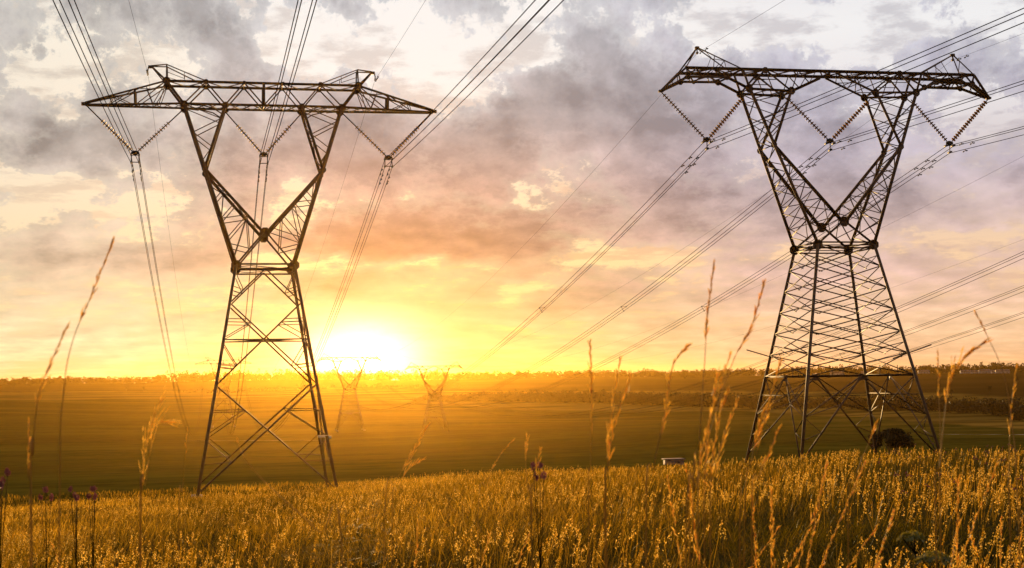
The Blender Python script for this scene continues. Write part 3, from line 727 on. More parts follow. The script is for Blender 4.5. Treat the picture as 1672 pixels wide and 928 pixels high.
# ------------------------------------------------------------------ cables
def damper(b, p, d):
    p = np.array(p); d = np.array(d)
    b.box(p - [0, 0, .06], (0.03, 0, 0), (0, 0.03, 0), (0, 0, 0.07))
    b.tube([p - d * 0.26 - [0, 0, .13], p + d * 0.26 - [0, 0, .13]], 0.014, 4)
    for s_ in (-1, 1): b.tube([p + d * s_ * 0.18 - [0, 0, .14], p + d * s_ * 0.32 - [0, 0, .15]], 0.055, 5)

def cable(fr, u, z0, far, near, rad_, label, group, du=0, dz=0, damp=(), m=M_WIRE, spacer=None, tmax=None, name='power_cable'):
    """far=(slope,curv,length) away from the viewer, near=(slope,curv,length) toward and past the viewer"""
    ts = np.concatenate([-np.linspace(near[2], 0, 60, endpoint=False), np.linspace(0, far[2], 90)])
    zz = np.where(ts < 0, z0 + near[0] * -ts + near[1] * ts * ts, z0 - far[0] * ts + far[1] * ts * ts)
    pts = np.array([fr.w(u + du, t, CAMZ + z + dz) for t, z in zip(ts, zz)])
    b = Bars(); b.tube(pts, rad_, 5)
    o = b.build(name, m, None, smooth=True)
    tag(o, label, 'cable', group)
    d = fr.w(0, 1, 0) - fr.w(0, 0, 0)
    for t in damp:
        z = z0 + near[0] * -t + near[1] * t * t if t < 0 else z0 - far[0] * t + far[1] * t * t
        q = Bars(); damper(q, fr.w(u + du, t, CAMZ + z + dz), d); q.build('vibration_damper', M_FIT, o)
    for t in (spacer or ()):
        z = z0 + near[0] * -t + near[1] * t * t if t < 0 else z0 - far[0] * t + far[1] * t * t
        c0 = fr.w(u + du, t, CAMZ + z + dz); q = Bars()
        for ox in ((0.6, 0), (0.3, -0.53)): q.bar(c0, c0 + [ox[0], 0, ox[1]], 0.05)
        for ox in ((0, 0), (0.6, 0), (0.3, -0.53)): q.box(c0 + [ox[0], 0, ox[1]], (0.07, 0, 0), (0, 0.09, 0), (0, 0, 0.07))
        q.build('bundle_spacer', M_FIT, o)
    return o
farL = (0.19, 0.00028, 600); nearL = (-0.040, 0.00018, 260)
farR = (0.172, 0.000285, 505); nearR = (-0.040, 0.00018, 260)
w4 = ['upper left', 'upper right', 'lower left', 'lower right']; w3 = ['upper left', 'upper right', 'bottom']
for i, (u, z) in enumerate(phL):
    for j, (ox, oz) in enumerate(OFFQ):
        cable(LEFT, u, z, farL, nearL, 0.024, '%s wire of the four-wire bundle through the %s insulator V, sunlit pylon' % (w4[j], nm[i]), 'wires of the four-wire bundles', ox, oz - 0.05,
              damp=(1.6 + 0.5 * (j % 2), 2.6 + 0.5 * (j % 2), 3.6) if j > 1 else (2.0, 3.1), name='power_cable')
for i, (u, z) in enumerate(phR):
    for j, (ox, oz) in enumerate(OFFT):
        cable(RIGHT, u, z, farR, nearR, 0.025, '%s wire of the three-wire bundle, %s V, densely latticed pylon' % (w3[j], nm[i]), 'wires of the three-wire bundles', ox, oz - 0.05,
              damp=(3.2, 5.2, -2.4 - 0.6 * (j % 2)), spacer=((62, 130, 200) if j == 0 else None))
OFFZ = 18.2
farO = (0.176, 0.00027, 486)
for i, u in enumerate((-9, 0, 9)):
    for j, (ox, oz) in enumerate(OFFT):
        # heights fitted from the valley crossing of the third line
        cable(OFF, u, OFFZ, farO, nearR, 0.025, '%s wire of the %s three-wire bundle of the far right line' % (w3[j], ['highest', 'middle', 'lowest'][i]), 'wires of the far right line', ox, oz - 0.05,
              spacer=((40 + 14 * i, 104) if j == 0 else None))
for fr, us, z, f_, nr_, who in ((LEFT, (-8.82, 8.82), 24.0, farL, nearL, 'the pylon before the sun'), (RIGHT, (-10.75, 10.75), 24.9, farR, nearR, 'the densely latticed pylon'), (OFF, (-10.75, 10.75), 24.9, farO, nearR, 'the far right line')):
    for k_, u in enumerate(us):
        cable(fr, u, z, (f_[0] * 0.8, f_[1] * 0.85, f_[2]), nr_, 0.010, 'hair-thin earth wire over the %s peak of %s' % (('left', 'right')[k_], who), 'earth wires', damp=(-1.0, -2.2) if fr is not OFF else (), name='earth_wire')

# ------------------------------------------------------------------ trees and bushes
def leaf_cloud(lobes, cnt, size, seed=0, tl=(0.0, 1.0)):
    """random leaf-sprig quads spread through the volume of a set of lobes"""
    g = np.random.default_rng(seed)
    lobes = np.array(lobes, float); wts = lobes[:, 3] * lobes[:, 4] * lobes[:, 5]; wts /= wts.sum()
    li = g.choice(len(lobes), cnt, p=wts); L = lobes[li]
    d = g.normal(size=(cnt, 3)); d /= np.linalg.norm(d, axis=1)[:, None]
    rr = g.uniform(0.35, 1.08, cnt) ** 0.6
    c = L[:, :3] + d * rr[:, None] * L[:, 3:6]
    a = g.normal(size=(cnt, 3)); a /= np.linalg.norm(a, axis=1)[:, None]
    b = np.cross(a, g.normal(size=(cnt, 3))); b /= np.linalg.norm(b, axis=1)[:, None]
    sz = size * g.uniform(0.5, 1.3, cnt)[:, None]
    V = np.stack([c - a * sz - b * sz * .5, c + a * sz * .2 - b * sz * .7, c + a * sz + b * sz * .4, c - a * sz * .3 + b * sz * .6], 1).reshape(-1, 3)
    F = np.arange(cnt * 4).reshape(-1, 4)
    tint = np.repeat(np.clip(g.uniform(tl[0], tl[1], cnt) * 0.6 + 0.4 * g.random(len(lobes))[li], 0, 1), 4)
    return V, F, tint

def make_tree(name, h, wd, cnt, size, seed, spread=0.5, m=M_LEAF, trunk=0.35):
    g = np.random.default_rng(seed); root = empty(name)
    lobes = []
    for i in range(9):
        a = g.uniform(0, 2 * PI); r = g.uniform(0.1, 1) * wd * 0.32; zz = h * g.uniform(trunk + 0.12, 0.86)
        s_ = wd * g.uniform(0.16, 0.3); lobes.append((r * math.cos(a), r * math.sin(a), zz, s_, s_, s_ * g.uniform(0.55, 0.85) * h / wd if h < wd else s_ * 0.9))
    Vc, F, t = leaf_cloud(lobes, cnt, size, seed); Vc[:, 2] = np.maximum(Vc[:, 2], h * 0.06)
    link('crown', mesh_from('crown', Vc, F, tint=t), root, m)
    b = Bars(); top = np.array([wd * 0.02, 0, h * 0.7]); b.tube([(0, 0, -0.3), (wd * .02, 0, h * .3), top], [wd * 0.035, wd * 0.028, wd * 0.012])
    for L in lobes[:6]: b.tube([(wd * .015, 0, h * trunk * 0.8), lerp((0, 0, h * trunk * .8), L[:3], .55) + [0, 0, h * .04], L[:3]], [wd * .018, wd * .012, wd * .006])
    b.build('trunk', M_BARK, root)
    return root
def place(o, x, y, dz=0, rz=0, sc=1):
    o.location = (x, y, gz(x, y) + dz); o.rotation_euler = (0, 0, rz); o.scale = (sc, sc, sc); return o

# dark spreading bush beside the right pylon
root = empty('bush')
g = np.random.default_rng(5); lobes = []
for i in range(16):
    a = g.uniform(0, 2 * PI); r = g.uniform(0.2, 1.0) * 1.75
    lobes.append((r * math.cos(a) * 1.15, r * math.sin(a), 2.9 - 0.45 * r * r * .55 + g.uniform(-.35, .2), g.uniform(.45, .75), g.uniform(.45, .75), g.uniform(.28, .5)))
lobes += [(1.9, 0, 1.4, .7, .6, .35), (-1.9, .3, 1.6, .6, .6, .4), (0.3, 0, 1.8, 1.1, 1.0, .6)]
for i in range(14):
    a = g.uniform(0, 2 * PI); r = g.uniform(1.3, 2.3); lobes.append((r * math.cos(a), r * math.sin(a), g.uniform(1.2, 3.0), .28, .28, .2))
Vc, F, t = leaf_cloud(lobes, 3800, 0.13, 3); link('crown', mesh_from('crown', Vc, F, tint=t), root, M_LEAF)
b = Bars()
for i in range(7):
    a = i * 2 * PI / 7; b.tube([(0.1 * math.cos(a), .1 * math.sin(a), -.3), (.5 * math.cos(a), .5 * math.sin(a), 1.0), (1.5 * math.cos(a), 1.4 * math.sin(a), 2.4)], [.09, .06, .03])
b.build('trunk', M_BARK, root)
place(root, 37.0, 138.5, 0.2, 0.4, 0.94); root.location.z = CAMZ - 8.6
tag(root, 'dark umbrella-shaped bush standing behind the front right leg of the latticed pylon', 'bush')

protos = [make_tree('distant_tree', 9, 8, 420, 0.5, 21), make_tree('distant_tree', 11, 7, 420, 0.5, 22), make_tree('distant_tree', 7, 9, 420, 0.5, 23), make_tree('distant_tree', 12, 5, 380, 0.45, 24)]
used = [False] * 4
def ftree(x, y, sc, kind, label, group):
    o = protos[kind] if not used[kind] else copy_tree(protos[kind]); used[kind] = True
    place(o, x, y, -0.2 * sc, rng.uniform(0, 6.28), sc); tag(o, label, 'tree', group); return o
def at(azd, r): return r * math.sin(rad(azd)), r * math.cos(rad(azd))
# separate trees standing out on the ridge
for i in range(34):
    a = rng.uniform(10, 20.3); x, y = at(a, rng.uniform(2050, 2190))
    ftree(x, y, rng.uniform(0.55, 1.15), int(rng.integers(4)), 'tree standing out on the skyline of the ridge at the right', 'trees along the right part of the skyline')
for i in range(30):
    a = rng.uniform(-0.5, 9.5); x, y = at(a, rng.uniform(2080, 2190))
    ftree(x, y, rng.uniform(0.5, 0.95), int(rng.integers(4)), 'tree on the skyline between the sun and the latticed pylon', 'trees along the middle of the skyline')
for i in range(30):
    a = rng.uniform(-19.8, -6.8); x, y = at(a, rng.uniform(2080, 2190))
    ftree(x, y, rng.uniform(0.6, 1.15), int(rng.integers(4)), 'tree rising from the wooded skyline left of the sun', 'trees along the left part of the skyline')
for (a, r, s_, lb) in ((-19.5, 1750, 0.85, 'lone round tree on the pale field, farthest left'), (-18.95, 1760, 0.8, 'lone round tree on the pale field, second from the left'), (-15.35, 1500, 0.5, 'small dark tree on the pale field left of the left pylon wires'), (-14.7, 1500, 0.55, 'small dark tree on the pale field, nearest the left pylon wires')):
    x, y = at(a, r); ftree(x, y, s_, 2 if s_ > .7 else 0, lb, 'lone trees on the pale left field')

# wood on the ridge and shrub belt along the stream: masses nobody could count
def wood(name, spots, size, cnt, m, label, seed):
    g = np.random.default_rng(seed); Vs = []; Fs = []; Ts = []; nn = 0
    for (x, y, h, wd) in spots:
        z = gz(x, y); lb = []
        for i in range(5):
            a = g.uniform(0, 2 * PI); rr2 = g.uniform(0, .35) * wd; lb.append((x + rr2 * math.cos(a), y + rr2 * math.sin(a), z + h * g.uniform(.12, .78), wd * g.uniform(.2, .36), wd * g.uniform(.2, .36), h * g.uniform(.16, .3)))
        Vc, F, t = leaf_cloud(lb, cnt, size, int(g.integers(1e9))); Vc[:, 2] = np.maximum(Vc[:, 2], z - 0.1)
        Vs.append(Vc); Fs.append(F + nn); Ts.append(t); nn += len(Vc)
    o = link(name, mesh_from(name, np.concatenate(Vs), np.concatenate(Fs), tint=np.concatenate(Ts)), None, m)
    tag(o, label, 'wood' if 'wood' in name else 'shrub belt', kind='stuff'); return o
sp = []
for i in range(1500):
    a = rng.uniform(-21.5, 21.5); base = 2195 if a < -2 else 2170
    hmul = 1.25 if -14 < a < -3 else (0.9 if a < 12 else 1.0)
    if a < -15.5: hmul = 0.8
    x, y = at(a, base + rng.uniform(-90, 30)); sp.append((x, y, rng.uniform(4.5, 14.5) * hmul, rng.uniform(8, 18)))
wood('ridge_woods', sp, 1.1, 80, M_LEAF_PALE, 'dark wood along the top of the far ridge on the horizon', 8)
sp = []
for i in range(1000):
    a = rng.uniform(-4, 22) if i % 3 else rng.uniform(-1.5, 10)
    ed_ = np.interp(a, [-5, 0, 9, 14, 22], [1010, 960, 860, 760, 560]) + rng.uniform(0, 75)
    x, y = at(a, ed_); h = rng.uniform(3.2, 7.5) * np.interp(a, [-4, -1, 3, 22], [0.5, 0.9, 1.2, 1.0]); sp.append((x, y, h, rng.uniform(6, 11)))
wood('shrubbery_belt', sp, 0.55, 120, M_LEAF, 'dark belt of bushes along the far edge of the valley field', 9)
sp = []
for i in range(90):
    a = rng.uniform(-13, -2); x, y = at(a, 1400 + rng.uniform(0, 60)); sp.append((x, y, rng.uniform(2.5, 5), rng.uniform(6, 14)))
wood('scrub', sp, 0.7, 50, M_LEAF_PALE, 'low scrub line behind the pale stubble below the sun', 10)

# hill slope bushes and houses on the far right
for i, (a, r, s_) in enumerate(((17.2, 900, .55), (18.6, 930, .5), (8.3, 1350, .5), (10.2, 1300, .6), (6.9, 1600, .5), (13.4, 1250, .45), (19.6, 1250, .6))):
    x, y = at(a, r); ftree(x, y, s_, i % 3, 'small dark tree on the hillside above the shrub belt', 'small trees on the far hillside')
def house(x, y, rz, w_, d_, h_):
    root = empty('farmhouse', (x, y, gz(x, y) - 0.3), rz)
    m1, m2 = M_HW, M_HR
    b = Bars(); b.box((0, 0, h_ / 2), (w_ / 2, 0, 0), (0, d_ / 2, 0), (0, 0, h_ / 2)); b.build('wall', m1, root)
    V = [(-w_ / 2 - .4, -d_ / 2 - .4, h_), (w_ / 2 + .4, -d_ / 2 - .4, h_), (w_ / 2 + .4, d_ / 2 + .4, h_), (-w_ / 2 - .4, d_ / 2 + .4, h_), (-w_ / 2 - .4, 0, h_ + d_ * .32), (w_ / 2 + .4, 0, h_ + d_ * .32)]
    rf = link('roof', mesh_from('roof', np.array(V) + [0, 0, 0.02], [(0, 1, 5, 4), (2, 3, 4, 5), (0, 3, 2, 1)], [(0, 4, 3), (1, 2, 5)]), root, m2)
    for sx in (-1, 1):
        b = Bars(); b.box((sx * w_ * .28, -d_ / 2 - .02, h_ * .55), (.6, 0, 0), (0, .04, 0), (0, 0, .55)); b.build('window', M_HD, root)
    b = Bars(); b.box((0, -d_ / 2 - .02, 1.1), (.5, 0, 0), (0, .05, 0), (0, 0, 1.05)); b.build('door', M_HD, root)
    return root
M_HW = steel('house_plaster', (0.42, 0.36, 0.33), (0.5, 0.43, 0.4), 0.9, 0); M_HR = steel('house_roofing', (0.16, 0.09, 0.07), (0.26, 0.17, 0.15), 0.7, 0); M_HD = steel('house_dark', (0.04, 0.03, 0.03), (0.06, 0.05, 0.05), 0.4, 0)
hs = [(17.75, 1860, 12), (18.1, 1900, 9), (18.45, 1830, 14), (18.85, 1880, 10), (19.1, 1850, 16), (16.2, 1960, 14), (12.9, 1990, 18), (14.0, 1990, 12)]
hlab = ['pale farmhouse leftmost of the hamlet on the far right ridge', 'small pale farmhouse second from the left in the hamlet', 'long pale farmhouse in the middle of the hamlet', 'small pale farmhouse right of the long one in the hamlet', 'longest farmhouse, rightmost of the hamlet on the ridge', 'single pale farmhouse on the ridge left of the hamlet', 'long pale farmhouse on the ridge behind the latticed pylon', 'short pale farmhouse on the ridge right of the latticed pylon']
for (a, r, w_), lb in zip(hs, hlab):
    x, y = at(a, r); tag(house(x, y, rng.uniform(-.3, .3), w_, 7, 3.0), lb, 'farmhouse', 'farmhouses on the far ridge')

# pale pump hut just past the brow
x, y = 19.0, 170.0; z = gz(x, y)
root = empty('pump_hut', (x, y, z), 0.15)
root.location.z -= 0.85
b = Bars(); b.box((0, 0, 0.7), (1.05, 0, 0), (0, .9, 0), (0, 0, .75)); b.build('wall', M_HR, root)
b = Bars(); b.box((0, 0, 1.5), (1.2, 0, 0), (0, 1.05, 0), (0, 0, .06)); b.build('roof', M_HR, root)
b = Bars(); b.box((.3, -.92, .65), (.3, 0, 0), (0, .03, 0), (0, 0, .6)); b.build('door', M_HD, root)
tag(root, 'small pale hut half hidden behind the tall grass left of the latticed pylon', 'hut')

# ------------------------------------------------------------------ meadow grass (one uncountable object)
def wedge(cnt, r0, r1, amax, g):
    r = np.sqrt(g.uniform(r0 * r0, r1 * r1, cnt)); a = np.radians(g.uniform(-amax, amax, cnt))
    return r * np.sin(a), r * np.cos(a)
def blades(cnt, r0, r1, h0, h1, wd, lean, t0, t1, g, amax=25):
    X, Y = wedge(int(cnt * 1.5), r0, r1, amax, g)
    df = np.sin(X * 2.1 + 2 * np.sin(Y * 1.1)) * np.sin(Y * 1.7 + np.sin(X * 1.3)) + g.normal(0, .8, len(X)); kk = np.argsort(-df)[:cnt]; X, Y = X[kk], Y[kk]
    cl = 0.5 + 0.5 * np.sin(X * 0.55 + np.sin(Y * 0.4) * 2) * np.sin(Y * 0.33 + 1.7)      # drifts of taller, drier grass
    Z = ground_z(X, Y) - 0.02
    big = 0.5 + 0.5 * np.sin(X * .19 + 1.1 * np.sin(Y * .13 + 2)) * np.sin(Y * .16 + np.sin(X * .11))
    h = g.uniform(h0, h1, cnt) * (0.6 + 0.38 * cl + 0.42 * big); wv_ = wd * g.uniform(0.6, 1.4, cnt)
    th = g.uniform(0, 2 * PI, cnt); ld = g.normal(0.35, 1.2, cnt) + 1.6 * np.sin(X * .8 + Y * .5) + 1.1 * np.sin(X * 2.3 - Y * 1.9); ln = h * np.minimum(0.12 + g.gamma(1.8, lean / 1.5, cnt), 1.6)
    lx, ly = np.cos(ld) * ln, np.sin(ld) * ln
    ax, ay = np.cos(th), np.sin(th)
    rows_ = []
    for (t, ww, lf) in ((0, 1, 0), (.4, .9, .12), (.75, .6, .5)):
        for s_ in (-1, 1): rows_.append(np.stack([X + lx * lf + s_ * ax * wv_ * ww / 2, Y + ly * lf + s_ * ay * wv_ * ww / 2, Z + h * t], 1))
    rows_.append(np.stack([X + lx, Y + ly, Z + h * (1 - 0.35 * np.clip(ln / h, 0, 1))], 1))
    V = np.stack(rows_, 1).reshape(-1, 3); i0 = np.arange(cnt) * 7
    Q = np.concatenate([np.stack([i0, i0 + 1, i0 + 3, i0 + 2], 1), np.stack([i0 + 2, i0 + 3, i0 + 5, i0 + 4], 1)])
    T = np.stack([i0 + 4, i0 + 5, i0 + 6], 1)
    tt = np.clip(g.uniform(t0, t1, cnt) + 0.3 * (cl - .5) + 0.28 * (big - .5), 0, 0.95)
    right = np.clip((np.degrees(np.arctan2(X, Y)) + 1) / 18, 0, 1); tt = tt * (1 - 0.56 * right)  # light falloff away from the sun painted in: blade tint darkens toward the right
    return V, Q, T, np.repeat(tt, 7)
def panicles(cnt, r0, r1, h0, h1, seeds, ss, plen, g, amax=25, t0=0.8, spr=0.3):
    X, Y = wedge(cnt * 4, r0, r1, amax, g)
    fld = np.sin(X * 1.3 + 2 * np.sin(Y * .5)) + np.sin(Y * .9 + 1.6 * np.sin(X * .7 + 1)) + 0.8 * np.sin(X * .31 + Y * .23) + g.normal(0, .5, cnt * 4)
    keep = np.argsort(-(fld + 0.6 * np.sin(X * 3.1 + 1) * np.sin(Y * 2.3)))[:cnt]; X, Y = X[keep], Y[keep]; Z = ground_z(X, Y)
    h = g.uniform(h0, h1, cnt); ld = g.normal(0.3, 0.9, cnt); ln = h * g.uniform(0.05, 0.5, cnt)
    TX, TY, TZ = X + np.cos(ld) * ln, Y + np.sin(ld) * ln, Z + h
    # stems
    wv_ = np.full(cnt, ss * 0.28); th = g.uniform(0, PI, cnt); ax, ay = np.cos(th) * wv_, np.sin(th) * wv_
    Vs = np.stack([np.stack([X - ax, Y - ay, Z], 1), np.stack([X + ax, Y + ay, Z], 1), np.stack([TX + ax, TY + ay, TZ], 1), np.stack([TX - ax, TY - ay, TZ], 1)], 1).reshape(-1, 3)
    Fs = np.arange(cnt * 4).reshape(-1, 4); Ts = np.full(cnt * 4, 0.45)
    # seeds
    N_ = cnt * seeds; k = np.repeat(np.arange(cnt), seeds); u = g.uniform(0, 1, N_); pl_ = plen * g.uniform(.6, 1.3, cnt)[k]
    sp_ = spr * pl_ * (1 - u) ** 0.7 * g.uniform(0.1, 1, N_); a = g.uniform(0, 2 * PI, N_)
    dxl = (TX - X)[k] / h[k]
    c = np.stack([TX[k] - (1 - u) * pl_ * dxl + sp_ * np.cos(a), TY[k] + sp_ * np.sin(a), TZ[k] - pl_ * (1 - u)], 1)
    d = g.normal(size=(N_, 3)); d[:, 2] = np.abs(d[:, 2]) + 0.6; d /= np.linalg.norm(d, axis=1)[:, None]
    e = np.cross(d, g.normal(size=(N_, 3))); e /= np.linalg.norm(e, axis=1)[:, None]
    s_ = ss * g.uniform(0.6, 1.4, N_)[:, None]
    V2 = np.stack([c - d * s_, c + e * s_ * .42, c + d * s_, c - e * s_ * .42], 1).reshape(-1, 3)
    F2 = np.arange(N_ * 4).reshape(-1, 4) + len(Vs)
    T2 = np.repeat(np.clip(g.uniform(t0 - .12, t0 + .2, N_), 0, 1), 4)
    return np.concatenate([Vs, V2]), np.concatenate([Fs, F2]), np.zeros((0, 3), int), np.concatenate([Ts, T2])
g = np.random.default_rng(77)
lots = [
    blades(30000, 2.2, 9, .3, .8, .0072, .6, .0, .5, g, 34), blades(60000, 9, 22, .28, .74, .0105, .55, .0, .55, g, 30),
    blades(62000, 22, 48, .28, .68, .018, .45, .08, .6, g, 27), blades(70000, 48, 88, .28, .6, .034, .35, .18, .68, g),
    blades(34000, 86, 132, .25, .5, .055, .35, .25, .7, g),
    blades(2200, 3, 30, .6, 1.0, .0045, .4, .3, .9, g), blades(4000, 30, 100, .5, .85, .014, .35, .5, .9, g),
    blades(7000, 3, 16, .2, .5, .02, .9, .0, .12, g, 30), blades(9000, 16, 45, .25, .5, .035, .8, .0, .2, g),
    panicles(700, 4, 12, .5, .95, 30, .0062, .14, g, 30, .9, .34), panicles(1300, 12, 28, .5, .95, 22, .010, .15, g, 25, .9, .34),
    panicles(500, 4, 14, .6, 1.0, 34, .008, .2, g, 30, .66, .07), panicles(900, 14, 34, .6, 1.0, 22, .012, .2, g, 25, .68, .07),
    panicles(2600, 28, 60, .48, .85, 11, .017, .18, g, 25, .85, .25), panicles(3200, 60, 110, .42, .75, 7, .028, .2, g, 25, .82, .2),
]
Vs, Qs, Ts, Tt = [], [], [], []; nn = 0
for V_, Q_, T_, t_ in lots:
    Vs.append(V_); Qs.append(Q_ + nn); Tt.append(t_)
    if len(T_): Ts.append(T_ + nn)
    nn += len(V_)
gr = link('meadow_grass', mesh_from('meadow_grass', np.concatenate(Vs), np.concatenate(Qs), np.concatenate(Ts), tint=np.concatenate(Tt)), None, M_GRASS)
tag(gr, 'tall golden seeding grass covering the near slope', 'grass', kind='stuff')

# ------------------------------------------------------------------ tall single stalks in front
def stalk(pts, head, dens, ss, spread, label, seed, r=0.0028, tint=(0.3, 0.8)):
    g = np.random.default_rng(seed)
    pts = [np.array(p, float) for p in pts]
    b0 = pts[0]; base = np.array([b0[0] - (pts[1] - b0)[0] * 0.6, b0[1] + 0.02, 0]); base[2] = gz(base[0], base[1]) - 0.02
    P_ = [base] + pts
    # smooth the path (Catmull-Rom)
    Q_ = []
    for i in range(len(P_) - 1):
        p0, p1, p2, p3 = P_[max(i - 1, 0)], P_[i], P_[i + 1], P_[min(i + 2, len(P_) - 1)]
        for t in np.linspace(0, 1, 8, endpoint=False):
            Q_.append(0.5 * ((2 * p1) + (-p0 + p2) * t + (2 * p0 - 5 * p1 + 4 * p2 - p3) * t * t + (-p0 + 3 * p1 - 3 * p2 + p3) * t ** 3))
    Q_.append(P_[-1]); Q_ = np.array(Q_)
    root = empty('tall_grass_stalk', Vector(base)); loc = Q_ - base
    b = Bars(); b.tube(loc, np.linspace(r, r * 0.35, len(loc)), 5)
    me = mesh_from('stem', np.concatenate(b.V), b.Q, b.T, tint=np.full(b.n, 0.1), smooth=True); link('stem', me, root, M_STALK)
    # seed head along the upper part
    L = len(loc); k0 = int(L * (1 - head)); cnt = dens
    nb = max(3, cnt // 7); cnt = nb * 7
    ub = (np.arange(nb) + g.uniform(0.1, 0.9, nb)) / nb; u = np.repeat(ub, 7)
    ii = k0 + u * (L - 1.01 - k0); i0 = np.clip(ii.astype(int), 0, L - 2); f = (ii - i0)[:, None]
    c = loc[i0] * (1 - f) + loc[i0 + 1] * f; tang = loc[i0 + 1] - loc[i0]; tang /= np.linalg.norm(tang, axis=1)[:, None]
    off = np.repeat(g.normal(size=(nb, 3)), 7, axis=0); off -= (off * tang).sum(1)[:, None] * tang; off /= np.linalg.norm(off, axis=1)[:, None] + 1e-9
    bd = tang + off * np.repeat(g.uniform(0.08, 0.36, nb), 7)[:, None]; bd /= np.linalg.norm(bd, axis=1)[:, None]
    bl = np.repeat(g.uniform(1.2, 4.2, nb) * spread * (1.25 - 0.75 * ub), 7); tt_ = np.tile(np.linspace(0.15, 1, 7), nb)
    c = c + bd * (bl * tt_)[:, None]
    d = bd + g.normal(size=(cnt, 3)) * 0.16; d /= np.linalg.norm(d, axis=1)[:, None]
    e = np.cross(d, g.normal(size=(cnt, 3))); e /= np.linalg.norm(e, axis=1)[:, None]
    s_ = ss * g.uniform(0.6, 1.4, cnt)[:, None]
    V2 = np.stack([c - d * s_, c + e * s_ * .2, c + d * s_, c - e * s_ * .15], 1).reshape(-1, 3)
    hd = link('seed_head', mesh_from('seed_head', V2, np.arange(cnt * 4).reshape(-1, 4), tint=np.repeat(g.uniform(tint[0], tint[1], cnt), 4)), root, M_STALK)
    tag(root, label, 'grass stalk', 'tall grass stalks rising above the meadow')
    return root
